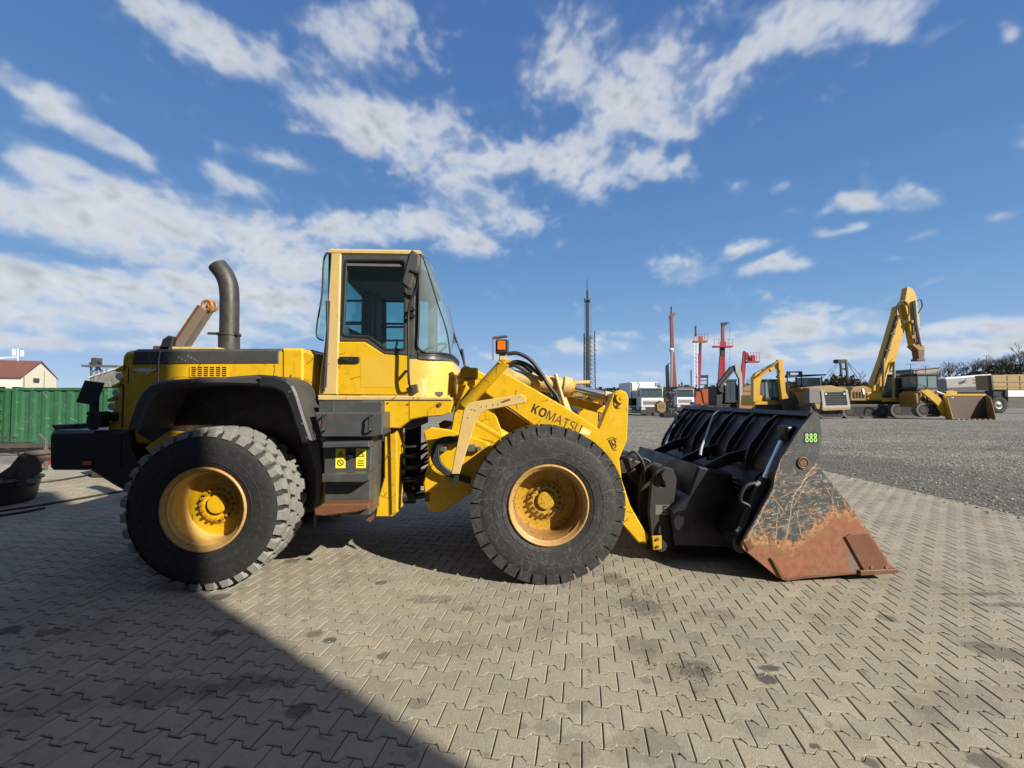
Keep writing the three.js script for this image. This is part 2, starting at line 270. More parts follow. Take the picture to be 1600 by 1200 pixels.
// ------------------------------------------------------------------ ground, gravel, paving
const gravelMap = tex(1024, (u, v) => {
  const b = smp(T8, u, v + 0.2), m = smp(T64, u * 1, v * 1), f = smp(T64, u * 3, v * 3 + 0.1), f2 = smp(T64, u * 4 + 0.3, v * 4);
  const s = clamp(0.14 + 0.10 * b + 0.07 * m + 0.09 * f + 0.08 * f2, 0.03, 0.5); return [s * 1.05, s * 1.0, s * 0.86];
}, { srgb: true, metres: 6 });
const gravelBump = tex(512, (u, v) => { const n = 0.5 + 0.5 * perlin(u * 60, v * 60, 60) + 0.35 * perlin(u * 120, v * 120, 120); return [n, n, n]; }, { metres: 3 });
M.gravel = std('gravel', { map: gravelMap, bumpMap: gravelBump, bumpScale: 0.03, roughness: 0.95 });
const grassMap = tex(512, (u, v) => { const b = smp(T8, u, v), f = smp(T64, u * 2, v * 2); const s = 1 + 0.5 * b + 0.3 * f; return [0.075 * s, 0.10 * s, 0.028 * s]; }, { srgb: true, metres: 30 });
M.grass = std('field grass', { map: grassMap, roughness: 1 });
function sheet(name, xs, zs, yOf, mat, kind = 'structure') {
  const pos = [], idx = []; zs.forEach((z) => xs.forEach((x) => pos.push(x, yOf(x, z), z)));
  for (let j = 0; j < zs.length - 1; j++) for (let i = 0; i < xs.length - 1; i++) { const a = j * xs.length + i, b = a + 1, c = a + xs.length, d = c + 1; idx.push(a, b, c, b, d, c); }
  const g = new THREE.BufferGeometry(); g.setAttribute('position', new THREE.BufferAttribute(new Float32Array(pos), 3)); g.setIndex(idx); g.computeVertexNormals();
  return setting(mesh(name, g, mat, scene), kind);
}
const range = (a, b, n) => Array.from({ length: n + 1 }, (_, i) => a + (b - a) * i / n);
const zsteps = [40, 20, 8, 2, 0, -4, -8, -10, -12, -14, -18, -24, -32, -40, -50, -60, -74, -90, -120, -200, -400, -900];
sheet('ground', [-900, -300, -120, -60, -30, -16, -8, 0, 8, 16, 30, 60, 120, 300, 900], zsteps, (x, z) => slopeY(-z) - 0.028, M.gravel);
sheet('field', [-900, -300, -100, 0, 100, 300, 900], [-150, -200, -400, -900], (x, z) => slopeY(-z) + 0.05, M.grass);

// paving of bone-shaped concrete blocks
const PAVE = { W: 0.2, P: 0.1315, a: 0.0165, al: Math.atan(108.6 / F) };
const e1 = [Math.cos(PAVE.al), Math.sin(PAVE.al)], e2 = [Math.sin(PAVE.al), -Math.cos(PAVE.al)];
const po = groundAt(908.6, 1111.8), edgeA = [6.79, -8.9], edgeB = [6.88, -5.59];
const STAINS = [[672, 936, .17, .09, .30], [516, 1000, .05, .045, .6], [492, 989, .06, .05, .4], [599, 1024, .045, .045, .5], [462, 1112, .07, .06, .5], [732, 951, .05, .04, .3], [797, 966, .09, .05, .25], [595, 910, .05, .05, .5], [651, 1099, .05, .04, .3], [899, 1105, .06, .05, .22], [854, 1135, .08, .06, .22],
  [1204, 1044, .085, .04, .62], [1197, 1060, .075, .055, .62], [1547, 1016, .16, .10, .38], [1381, 965, .07, .06, .42], [1357, 1191, .035, .03, .5], [1543, 1191, .09, .05, .45], [1534, 928, .30, .03, .35], [1580, 945, .34, .04, .35], [1272, 1166, .03, .02, .6], [1430, 1100, .10, .10, .16], [1330, 1150, .09, .08, .16], [1170, 1128, .10, .09, .14],
  [347, 989, .07, .05, .5], [457, 876, .09, .06, .5], [470, 868, .07, .04, .4], [343, 932, .08, .06, .5], [82, 987, .13, .05, .5], [15, 985, .10, .06, .6], [250, 1080, .3, .12, .25], [395, 1065, .25, .08, .35], [330, 1075, .06, .05, .4], [60, 1100, .3, .1, .15], [700, 1010, .3, .1, .1], [1000, 1010, .15, .12, .2], [1010, 1160, .2, .12, .18], [900, 1170, .1, .1, .18], [1500, 1090, .2, .15, .12], [1300, 960, .3, .1, .1], [560, 1080, .2, .15, .1], [1120, 960, .2, .08, .15], [380, 860, .3, .1, .2], [1085, 1045, .12, .08, .35], [1000, 945, .18, .14, .3], [960, 905, .12, .14, .3]]
  .map(([x, y, rx, ry, s]) => { const p = groundAt(x, y); return [p.x, p.z, rx, ry, s]; });
const PM = 10.24;
const stainMask = new Float32Array(2048 * 2048), NR = rng(12);
function spreadStain([x, z, rx, ry, k]) {
  const q = 2048 / PM, R2 = rx * 2.2, x0 = Math.floor((x - R2) * q), x1 = Math.ceil((x + R2) * q), z0 = Math.floor((z - R2) * q), z1 = Math.ceil((z + R2) * q);
  for (let b = z0; b <= z1; b++) for (let a = x0; a <= x1; a++) { const d = Math.hypot((a / q - x) / rx, (b / q - z) / ry) + 0.9 * smp(T8, a / 290, b / 290) + 0.25 * smp(T64, a / 400, b / 400), i = (((b % 2048) + 2048) % 2048) * 2048 + (((a % 2048) + 2048) % 2048); stainMask[i] = Math.max(stainMask[i], k * smooth(1.08, 0.72, d)); }
}
STAINS.forEach(spreadStain);
const paveMap = tex(2048, (u, v, i, j) => {
    const big = smp(T8, u, v), mid = smp(T8, u * 7, v * 7), f = smp(T64, u * 4, v * 4), f2 = smp(T64, u * 8 + 0.3, v * 8), f3 = NR() - 0.5;
  let s = 1 + 0.26 * big + 0.16 * mid + 0.08 * f + 0.12 * f2 + 0.20 * f3, c = [0.236 * s, 0.207 * s, 0.155 * s];
  c = mix3(c, [0.10, 0.085, 0.062], 0.5 * smooth(0.12, 0.42, smp(T8, u * 2 + 0.37, v * 2 + 0.11) + 0.3 * mid));
  const st = stainMask[j * 2048 + i];
  c = mix3(c, [0.030, 0.026, 0.021], Math.min(0.92, st * 1.35));
  const spot = smooth(0.40, 0.5, smp(T64, u * 2, v * 2 + 0.15) + 0.25 * f2); c = mix3(c, [0.08, 0.068, 0.048], 0.5 * spot);
  const lime = smooth(0.22, 0.36, smp(T8, u * 3, v * 3 + 0.6)); c = mix3(c, [0.28, 0.265, 0.22], 0.35 * lime * (0.5 + f));
  return c;
}, { srgb: true, metres: PM });
const paveBump = tex(512, (u, v) => { const n = 0.5 + 0.25 * perlin(u * 64, v * 64, 64) + 0.35 * perlin(u * 128, v * 128, 128) + 0.2 * perlin(u * 20, v * 20, 20); return [n, n, n]; }, { metres: 0.8 });
M.paver = std('concrete block', { map: paveMap, bumpMap: paveBump, bumpScale: 0.0022, roughness: 0.88, vertexColors: true });
M.sand = std('joint sand', { color: C(0.045, 0.038, 0.028), roughness: 1 });
{
  const { W, P, a } = PAVE, ins = 0.0024;
  const line = (p) => (edgeB[0] + (edgeA[0] - edgeB[0]) * (p[1] - edgeB[1]) / (edgeA[1] - edgeB[1])) - p[0];
  const limits = [line, (p) => p[1] + 10.2 + 0.02 * p[0], (p) => p[0] + 13.2, (p) => 1.6 - p[1]];
  const clip = (poly, f) => { const o = []; poly.forEach((p, i) => { const q = poly[(i + 1) % poly.length], fp = f(p), fq = f(q); if (fp >= 0) o.push(p); if ((fp >= 0) !== (fq >= 0)) { const t = fp / (fp - fq); o.push([lerp(p[0], q[0], t), lerp(p[1], q[1], t)]); } }); return o; };
  const outline = (h, w, k) => {          // bone: wide at the ends, narrow in the middle; h inset, k chamfer inset
    const iy = 0.0036, e = W / 2 - ins - k, yo = P / 2 + a - iy - k, yi = P / 2 - a - iy - k, s0 = 0.036 - k * 0.3, s1 = 0.061 - k * 0.3;
    return [[-e, -yo], [-s1, -yo], [-s0, -yi], [s0, -yi], [s1, -yo], [e, -yo], [e, yo], [s1, yo], [s0, yi], [-s0, yi], [-s1, yo], [-e, yo]];
  };
  const big = outline(0, 0, 0), top = outline(0, 0, 0.0042);
  const R = rng(4), list = []; let allTris;
  for (let r = -90; r <= 90; r++) for (let q = -90; q <= 90; q++) {
    const cx = (q + 0.5 + (r & 1 ? 0.5 : 0)) * W, cy = r * P, X = po.x + e1[0] * cx + e2[0] * cy, Z = po.z + e1[1] * cx + e2[1] * cy, jit = [R(), R(), R(), R(), R()];
    if (limits.some((f) => f([X, Z]) < -0.2)) continue;
    list.push({ X, Z, jit });
  }
  const turn = ([x, y]) => [e1[0] * x + e2[0] * y, e1[1] * x + e2[1] * y];
  function block({ X, Z, jit }, pos, col) {
    const dy = (jit[0] - 0.5) * 0.0026, tx = (jit[1] - 0.5) * 0.02, tz = (jit[2] - 0.5) * 0.02;
    const whole = limits.every((f) => f([X, Z]) > 0.2);
    let A = big.map(turn).map(([x, z]) => [X + x, Z + z]), B = top.map(turn).map(([x, z]) => [X + x, Z + z]);
    if (!whole) { for (const f of limits) { A = clip(A, f); B = clip(B, f); } if (A.length < 3 || B.length < 3) return false; if (A.length !== B.length) A = B; }
    const y = (x, z) => dy + (x - X) * tx + (z - Z) * tz, tone = 0.90 + 0.20 * jit[3], warm = (jit[4] - 0.5) * 0.06, rgb = [tone * (1 + warm), tone, tone * (1 - warm)];
    const tris = whole ? (allTris ??= THREE.ShapeUtils.triangulateShape(B.map((p) => new THREE.Vector2(p[0], p[1])), [])) : THREE.ShapeUtils.triangulateShape(B.map((p) => new THREE.Vector2(p[0], p[1])), []);
    const push = (p, yy) => { pos.push(p[0], yy, p[1]); col.push(...rgb); };
    for (const t of tris) { const [i, j, k] = t, p = B[i], q = B[j], s = B[k], up = (q[1] - p[1]) * (s[0] - p[0]) - (q[0] - p[0]) * (s[1] - p[1]); for (const m of up > 0 ? [p, q, s] : [p, s, q]) push(m, y(...m)); }
    const near = Math.hypot(X, Z) < 5.5 ? 0.026 : 0.010;
    for (let i = 0; i < B.length; i++) {
      const j = (i + 1) % B.length, b0 = B[i], b1 = B[j], a0 = A[i], a1 = A[j];
      push(a0, y(...a0) - 0.0034); push(a1, y(...a1) - 0.0034); push(b1, y(...b1)); push(a0, y(...a0) - 0.0034); push(b1, y(...b1)); push(b0, y(...b0));
      push(a0, -near); push(a1, -near); push(a1, y(...a1) - 0.0034); push(a0, -near); push(a1, y(...a1) - 0.0034); push(a0, y(...a0) - 0.0034);
    }
    return true;
  }
  function make(name, pos, col, parent) {
    const g = new THREE.BufferGeometry(); g.setAttribute('position', new THREE.BufferAttribute(new Float32Array(pos), 3)); g.computeVertexNormals(); uvBox(g); g.setAttribute('color', new THREE.BufferAttribute(new Float32Array(col), 3));
    const m = new THREE.Mesh(g, M.paver); m.name = name; m.castShadow = m.receiveShadow = true; parent.add(m); return m;
  }
  const paving = new THREE.Group(); paving.name = 'paving'; setting(paving, 'structure', 'bone shaped concrete block paving of the yard', undefined); scene.add(paving);
  // those that show largest in the picture, each a piece of its own
  const size = ({ X, Z }) => { const d = -Z, px = CX + F * X / d, py = 620 + F * EYE / d; return Z < -1.2 && px > -20 && px < 1620 && py < 1215 ? 1 / (d * d * d) : 0; };
  list.sort((p, q) => size(q) - size(p));
  list.slice(0, 296).forEach((b, i) => { const pos = [], col = []; if (block(b, pos, col)) make(i ? 'paver_' + String(i).padStart(3, '0') : 'paver', pos, col, paving); });
  { const pos = [], col = []; list.slice(296).forEach((b) => block(b, pos, col)); setting(make('paver_field', pos, col, paving), 'stuff'); }
  const bed = [[-13.2, 1.6], [7, 1.6], [7, -10.34], [-13.2, -9.94]]; let bp = [...bed]; for (const f of limits) bp = clip(bp, f);
  const bg = norm(new THREE.ShapeGeometry(new THREE.Shape(bp.map(([x, z]) => new THREE.Vector2(x, -z))))).rotateX(-Math.PI / 2).translate(0, -0.009, 0); mesh('joint_sand', bg, M.sand, paving);
}
// trodden dirt beside the paving
{
  const R = rng(31), out = []; const zl = range(3, -10.6, 46);
  const edge = (z) => edgeB[0] + (edgeA[0] - edgeB[0]) * (z - edgeB[1]) / (edgeA[1] - edgeB[1]);
  zl.forEach((z) => out.push([edge(z) - 0.05, z])); 
  const back = []; for (let i = 0; i <= 60; i++) { const z = lerp(-11.4, 3, i / 60), w = 3.2 + 0.9 * smooth(-11.4, -6, z) + 0.9 * fbm(i * 0.23, 3.3, 3) + 0.25 * (R() - 0.5); back.push([edge(z) + w, z]); }
  const pts = [...out, [-2, -10.3], [-2, -11.6], [1, -12.0], [3.5, -11.7], [5.5, -12.3], [8, -12.6], ...back];
  const dirtMap = tex(512, (u, v) => { const b = smp(T8, u, v), f = smp(T64, u, v), f2 = smp(T64, u * 3, v * 3); const s = clamp(0.078 + 0.06 * b + 0.03 * f + 0.06 * f2, 0.015, 0.4); return [s, s * 0.95, s * 0.76]; }, { srgb: true, metres: 4 });
  M.dirt = std('trodden dirt', { map: dirtMap, bumpMap: gravelBump, bumpScale: 0.03, roughness: 1 });
  const g = norm(new THREE.ShapeGeometry(new THREE.Shape(pts.map(([x, z]) => new THREE.Vector2(x, -z))))).rotateX(-Math.PI / 2).translate(0, -0.016, 0);
  setting(mesh('dirt_verge', g, M.dirt, scene));
}
// loose stones: gravel of the yard and crumbs on the paving
{
  const R = rng(77); const stone = norm(new THREE.IcosahedronGeometry(1, 0)); { const p = stone.attributes.position; for (let i = 0; i < p.count; i++) { const x = p.getX(i), y = p.getY(i), z = p.getZ(i), k = 1 + 0.28 * Math.sin(x * 5.1 + y * 3.3 + z * 7.7); p.setXYZ(i, x * k, y * k * 0.62, z * k * 0.85); } stone.computeVertexNormals(); }
  M.stone = std('stones', { color: C(1, 1, 1), roughness: 0.95 });
  function scatter(name, n, place, s0, s1, tone, label) {
    const im = new THREE.InstancedMesh(stone, M.stone, n), o = new THREE.Object3D(), c = new THREE.Color();
    for (let i = 0; i < n; i++) { const [x, y, z] = place(), s = s0 + (s1 - s0) * Math.pow(R(), 2.5); o.position.set(x, y + s * 0.25, z); o.rotation.set(R() * 0.8, R() * 6.3, R() * 0.8); o.scale.setScalar(s); o.updateMatrix(); im.setMatrixAt(i, o.matrix); const t = (tone[0] + (tone[1] - tone[0]) * R()) * (1 + 0.9 * smp(T8, x * 0.021, z * 0.06) + 0.5 * smp(T8, x * 0.09, z * 0.12)); im.setColorAt(i, c.setRGB(t * 1.05, t, t * 0.86)); }
    im.name = name; im.castShadow = im.receiveShadow = true; im.userData = { kind: 'stuff', label, category: 'gravel' }; scene.add(im);
  }
  const edge = (z) => edgeB[0] + (edgeA[0] - edgeB[0]) * (z - edgeB[1]) / (edgeA[1] - edgeB[1]);
  scatter('yard_gravel', 300000, () => {
    for (;;) {
      const D = 4.4 + 31 * Math.pow(R(), 1.35), X = (-0.75 + 2.2 * R()) * D; const z = -D;
      if (z > -11.6 && X < edge(z) + 2.7 + 1.2 * smooth(-11.4, -6, z) + 1.3 * (R() - 0.5) + 0.9 * fbm(z * 0.7, 2.2, 2)) { if (X > edge(z) + 0.05 && R() < 0.16) return [X, -0.012, z]; if (z > -10 && X > edge(z) - 0.5 && X <= edge(z) && R() < 0.10 * Math.pow(1 - (edge(z) - X) / 0.5, 2)) return [X, 0.002, z]; continue; }
      return [X, slopeY(D) - 0.026, z];
    }
  }, 0.006, 0.021, [0.08, 0.27], 'loose grey gravel spread over the machine yard');
  const spots = [[1000, 945, .34, .28, 800], [960, 905, .24, .28, 420], [1020, 925, .2, .14, 220], [1085, 1045, .2, .13, 330], [1010, 1040, .1, .08, 60], [950, 880, .2, .2, 160], [1060, 1080, .3, .2, 80], [560, 985, .4, .2, 30], [1180, 1000, .8, .5, 60], [860, 1010, .7, .4, 50]].map(([x, y, rx, rz, n]) => [groundAt(x, y), rx, rz, n]);
  let k = 0, m = 0, total = spots.reduce((s, q) => s + q[3], 0);
  scatter('paving_crumbs', total, () => { while (m >= spots[k][3]) { k++; m = 0; } m++; const [p, rx, rz] = spots[k], a = R() * 6.283, q = Math.sqrt(R()) * (0.5 + 0.5 * R()); return [p.x + Math.cos(a) * rx * q, 0.001, p.z + Math.sin(a) * rz * q]; }, 0.0014, 0.0044, [0.03, 0.15], 'dark gravel crumbs spilled on the paving');
}
// the hall behind the viewer whose shadow falls across the paving
{
  const h = new Thing('hall', 'tall grey metal clad hall whose shadow falls across the paving', 'building', { at: [6.83, 0, 3.0] });
  const clad = plain('grey cladding', 0.32, 0.33, 0.34, 0.6);
  h.add('wall', box(-52, -0.02, 0, 0, 10.1, 26, 0.0), clad);
  h.add('roof_edge', box(-52.05, 10.1, -0.02, 0.0, 10.3, 26.05, 0.0), M.grey);
  h.add('gate', box(-14, -0.02, -0.06, -9, 4.6, -0.004, 0.01), M.white);
  for (let k = 0; k < 26; k++) h.add('cladding_rib', box(-51 + 2 * k, 4.7, -0.035, -50.9 + 2 * k, 9.98, -0.003, 0), clad);
}
// ------------------------------------------------------------------ the wheel loader
const fontBold = await new FontLoader().loadAsync('fonts/droid/droid_sans_bold.typeface.json');
const fontThin = await new FontLoader().loadAsync('fonts/droid/droid_sans_regular.typeface.json');
function letters(text, size, depth = 0.002) { const s = fontBold.generateShapes(text, size, 3); return norm(new THREE.ExtrudeGeometry(s, { depth, bevelEnabled: false, curveSegments: 3 })); }
const T = new Thing('wheel_loader', 'yellow and grey wheel loader with black high tip bucket on the paving', 'wheel loader', { at: [0.315, 0, -3.594], turn: 0.0476 });
const NEAR = 0, MID = -1.175, FAR = -2.35;
const mirrorC = (c) => 2 * MID - c;
{
  // ---- wheels
  M.tyre = std('tyre rubber', { map: tex(512, (u, v) => { const b = smp(T8, u, v), m = smp(T8, u * 3, v * 3), f = smp(T64, u * 2, v * 2); const s = 0.013 + 0.010 * b + 0.026 * smooth(0.05, 0.5, m + 0.4 * f); return [s * 1.04, s, s * 0.95]; }, { srgb: true, metres: 0.9 }), bumpMap: fineBump, bumpScale: 0.002, roughness: 0.78 });
  { // scuffed front tyre: fine pale scratches
    const R = rng(8), n = 512, a = new Float32Array(n * n);
    for (let k = 0; k < 700; k++) { let x = R() * n, y = R() * n, an = R() * 6.28; const len = 12 + R() * 80, s = 0.25 + 0.75 * R(); for (let q = 0; q < len; q++) { an += (R() - 0.5) * 0.14; x += Math.cos(an); y += Math.sin(an); a[(((y | 0) % n) + n) % n * n + (((x | 0) % n) + n) % n] = s; } }
    M.tyreScuffed = std('scuffed tyre rubber', { map: tex(n, (u, v, i, j) => { const b = smp(T8, u, v), m = smp(T8, u * 4, v * 4), s = 0.020 + 0.014 * b + 0.028 * smooth(0.0, 0.45, m) + 0.10 * a[j * n + i] * smooth(-0.25, 0.15, smp(T8, u + 0.4, v)); return [s * 1.02, s, s * 0.96]; }, { srgb: true, metres: 1.1 }), bumpMap: fineBump, bumpScale: 0.002, roughness: 0.74 });
  }
  M.treadDust = std('dusty tread rubber', { map: tex(512, (u, v) => { const m = smp(T8, u * 2, v * 2), f = smp(T64, u * 2, v * 2), g = smp(T64, u * 5, v * 5); const s = clamp(0.17 + 0.08 * m + 0.09 * f + 0.08 * g, 0.03, 0.4); return [s * 1.03, s, s * 0.90]; }, { srgb: true, metres: 0.5 }), roughness: 0.95, bumpMap: fineBump, bumpScale: 0.003 });
  function pad(poly, r0, r1, inset) {        // a tread block: polygon of [angle, z] raised from r0 to r1
    const n = poly.length, c = poly.reduce((s, p) => [s[0] + p[0] / n, s[1] + p[1] / n], [0, 0]), pos = [];
    const at = ([t, z], r) => [r * Math.cos(t), r * Math.sin(t), z], top = poly.map((p) => [c[0] + (p[0] - c[0]) * (1 - inset), c[1] + (p[1] - c[1]) * (1 - inset)]);
    for (let i = 0; i < n; i++) { const j = (i + 1) % n; pos.push(...at(poly[i], r0), ...at(poly[j], r0), ...at(top[j], r1), ...at(poly[i], r0), ...at(top[j], r1), ...at(top[i], r1), ...at(top[i], r1), ...at(top[j], r1), ...at(c, r1 + 0.001)); }
    const g = new THREE.BufferGeometry(); g.setAttribute('position', new THREE.BufferAttribute(new Float32Array(pos), 3)); g.computeVertexNormals(); return g;
  }
  const prof = [[.335, -.045], [.352, -.018], [.40, -.004], [.47, .0], [.54, -.003], [.592, -.013], [.630, -.034], [.645, -.07], [.651, -.13], [.653, -.2225], [.651, -.315], [.645, -.375], [.630, -.411], [.592, -.432], [.54, -.442], [.47, -.445], [.40, -.441], [.352, -.427], [.335, -.40]];
  const carcass = lathe(prof, 'z', 72); { const p = carcass.attributes.position; let s = 0; }
  const rings = [0.40, 0.475, 0.565].map((r) => norm(new THREE.TorusGeometry(r, 0.0032, 5, 72)).translate(0, 0, r < .43 ? -.0035 : r < .5 ? 0 : -.010));
  const N = 32, stepA = Math.PI * 2 / N;
  const rearTread = [], frontTread = [];
  const R = rng(15);
  for (let i = 0; i < N; i++) {
    const hex = (t, z, a, b, j = 0.12) => [[-a, 0], [-a * .55, -b], [a * .55, -b], [a, 0], [a * .6, b], [-a * .6, b]].map(([x, y]) => [t + x * stepA * (1 + j * (R() - .5)), z + y * (1 + j * (R() - .5))]);
    for (const [z, o, b] of [[-.066, 0, .058], [-.170, .5, .060], [-.275, 0, .060], [-.379, .5, .058]]) rearTread.push(pad(hex((i + o) * stepA, z, .485, b), b < .059 ? .606 : .63, b < .059 ? .664 : .674, b < .059 ? .20 : .10));
    const k = 0.425 + 0.03 * R();
    for (const s of [1, -1]) {
      const z = (q) => s > 0 ? -q : -.445 + q, o = s > 0 ? 0 : .5;
      const poly = [[-k, .012], [k, .012], [k + .05, .09], [k - .10, .195], [-k + .14, .205], [-k - .02, .09]].map(([a, q]) => [(i + o + a) * stepA, z(q)]); if (s < 0) poly.reverse();
      frontTread.push(pad(poly, .588, .674, .045));
    }
  }
  function wheel(x, c, turn, front, side) {
    const w = T.sub('wheel'); w.position.set(x, 0.6745, c); w.rotation.z = turn; if (side < 0) { w.rotation.y = Math.PI; w.rotation.z = 0; }
    const tyre = mesh('tyre', [carcass.clone(), ...rings.map((r) => r.clone())], front ? M.tyreScuffed : M.tyre, w);
    mesh('tread', (front ? frontTread : rearTread).map((g) => g.clone()), front ? M.tyreScuffed : M.treadDust, w);
    mesh('rim_flange', lathe([[.334, -.06], [.350, -.040], [.353, -.014], [.345, -.002], [.334, -.003], [.325, -.018], [.317, -.030], [.305, -.036]], 'z', 64), M.rimRust, w);
    mesh('rim_barrel', lathe([[.3049, -.036], [.303, -.060], [.290, -.068], [.284, -.10], [.281, -.21], [.268, -.224]], 'z', 64), front ? M.rimBarrel : M.rimCream, w);
    mesh('rim', lathe([[.268, -.224], [.262, -.226], [.20, -.226], [.165, -.222], [.16, -.205], [.105, -.203], [.098, -.214], [.0, -.214]], 'z', 64), front ? M.rimYellow : M.yellow, w);
    mesh('hub_cap', lathe([[.0005, -.176], [.070, -.176], [.080, -.181], [.083, -.2025], [.083, -.21]], 'z', 36), front ? M.rimYellow : M.yellow, w);
    const nut = norm(new THREE.CylinderGeometry(.0135, .0145, .03, 6)).rotateX(Math.PI / 2);
    if (side > 0) for (let k = 0; k < 16; k++) { const a = k / 16 * 6.2832 + .1; mesh('wheel_nut', nut.clone().translate(.131 * Math.cos(a), .131 * Math.sin(a), -.190), front ? M.rust : M.rimYellow2, w); }
    return w;
  }
  M.rimCream = painted('faded rim paint', paintMap([.80, .50, .15], { rust: .14, grime: .25, fade: .05, seed: 18, metres: .5 }), .7);
  M.rimBarrel = painted('rusty rim barrel', paintMap([.42, .22, .06], { rust: .33, grime: .3, fade: .05, seed: 17, metres: .5, rustC: [.075, .03, .014] }), .85);
  M.rimYellow2 = painted('yellow rim paint', paintMap([0.62, 0.30, 0.015], { rust: 0.12, grime: 0.3, fade: 0.1, seed: 14, metres: 0.6 }), 0.62);
  const xr = T.P(315, 796, 0).x;
  wheel(0, 0, 0.06, true, 1); wheel(xr, 0, 0.3, false, 1); wheel(0, FAR, 0, true, -1); wheel(xr, FAR, 0, false, -1);
  for (const x of [0, xr]) T.add('axle', [rod([x, .67, -.3], [x, .67, FAR + .3], .16), rod([x, .67, -.9], [x, .67, -1.45], .30, .30, 20)], M.yellowWorn);

  // ---- rear end: counterweight, hood, exhaust
  T.ext('counterweight', [[73, 680], [78, 672.5], [196, 672.5], [200, 700], [215, 735], [218, 764], [190, 768], [172, 758], [136, 735.5], [78, 735.5], [73, 731]], -.40, 1.55, M.black, { bevel: .035 });
  T.add('counterweight_panel', T.bx(84, 677, 188, 731, -.392, .02, .006), M.black);
  T.add('side_marker', T.bx(129, 721, 142, 727, -.372, .018, .004), M.orange);
  T.ext('pale_tray', [[79, 664], [115, 663], [113, 672], [84, 672]], -.62, .5, M.plasticGrey, { bevel: .01 });
  const rl = T.sub('rear_lamp_bracket');
  T.add('plate', T.exg([[117, 628.5], [131, 594], [160.5, 598], [147, 633.5]], -.36, .03, .008), M.plastic, rl);
  T.add('post', [T.bx(139, 618, 147, 672, -.385, .05, .01), T.bx(140, 643, 157, 668, -.38, .10, .01), T.bx(134, 643, 143, 649, -.38, .05, .01)], M.plastic, rl);
  T.add('cable', hose([T.P(141, 645, -.37), T.P(137, 655, -.36), T.P(139, 668, -.37), T.P(146, 671, -.38)], .008), M.rubber, rl);
  const hoodP = [[189, 556], [194, 549.5], [204, 547], [440, 546], [480, 546.5], [494, 552], [496, 570], [498, 694], [161, 694], [165, 668], [172, 640], [180, 603], [187, 576]];
  const hood = T.ext('hood', hoodP, -.50, 1.35, M.yellow, { bevel: .03 });
  T.add('hood_band', T.exg([[205, 548], [212, 545], [438.6, 544.2], [438.6, 571.5], [202, 572.5]], -.492, 1.366, .028), M.greyBand, hood);
  T.add('hood_collar', T.exg([[439.5, 600], [439.5, 545], [442, 543.6], [470, 543.6], [475, 547], [475, 600]], -.486, 1.378, .025), M.yellow, hood);
  T.add('radiator_shroud', T.exg([[476, 600], [476, 547], [486, 546], [497, 556], [499, 600]], -.56, 1.23, .02), M.plastic, hood);
  T.each('bellows_fold', [0, 1, 2, 3, 4, 5, 6].map((k) => T.bx(488, 566 + k * 6, 496, 569.5 + k * 6, -.545, .1, .006)), M.rubber, hood);
  // louvred tail with lamps
  for (const [y, x] of [[578, 186], [604, 181], [625, 174]]) {
    T.add('louver', T.exg([[x - 8, y - 1], [x + 12, y - 10], [x + 12, y + 1], [x - 6, y + 3]], -.50, 1.35, .006), M.yellow, hood);
    const a = T.P(x + 2, y + 10, -.51); T.add('tail_lamp', [disc(a.x, a.y, -.60, -.498, .035, 18), disc(a.x, a.y, -.50, -.490, .028, 18)], M.lamp, hood);
  }
  T.add('lamp_cup', T.bx(162, 644, 181, 658, -.47, .1, .012), M.plastic, hood);
  T.each('seam', [T.bx(200, 574, 200.9, 600, -.4985, .004, 0), T.bx(191.5, 600, 192.3, 668, -.4985, .004, 0), T.bx(246.8, 573, 247.6, 600, -.4985, .004, 0)], M.ink, hood);
  T.add('cord', hose([T.P(256, 546, -.485), T.P(250.5, 550, -.478), T.P(248.6, 560, -.482), T.P(248.2, 575, -.492), T.P(247.4, 596, -.49)], .0035, 20, 6), M.white, hood);
  { const q = T.exg([[207, 577.5], [222, 574.5], [229, 576.5], [236, 573.5], [234, 576.5], [246, 577], [235, 580.5], [229, 584.5], [230, 581], [215, 580.5]], -.4975, .003, 0); T.add('swoosh_mark', q, M.white, hood); }
  { const p = T.P(231, 568, -.4905), g = mergeGeometries([letters('WA', .098, .0015), ...[0, 1, 2, 3, 4, 5, 6, 7].map((k) => box(.245 + k * .028, .01 + (k * 37 % 50) * .001, 0, .262 + k * .028, .022 + (k * 37 % 50) * .0013, .0015))].map(norm)).translate(p.x, p.y, p.z); setting(T.add('model_lettering', g, plain('faded lettering', .16, .16, .155, .7), hood), 'stuff'); }
  { // vent: dark panel behind yellow slats
    const v = T.add('vent', T.bx(297, 572.5, 354, 588.5, -.497, .004, 0), plain('red brown vent mesh', .10, .03, .012, .8), hood), bars = [];
    for (let k = 0; k <= 5; k++) T.add('vent_slat', T.bx(296.5, 572 + k * 3.2, 354.5, 573.3 + k * 3.2, -.490, .009, .001), M.yellow, hood);
    for (let k = 0; k <= 6; k++) T.add('vent_mullion', T.bx(296.3 + k * 9.55, 572, 297.8 + k * 9.55, 589, -.489, .008, .001), M.yellow, hood);
  }
  const ex = T.sub('exhaust');
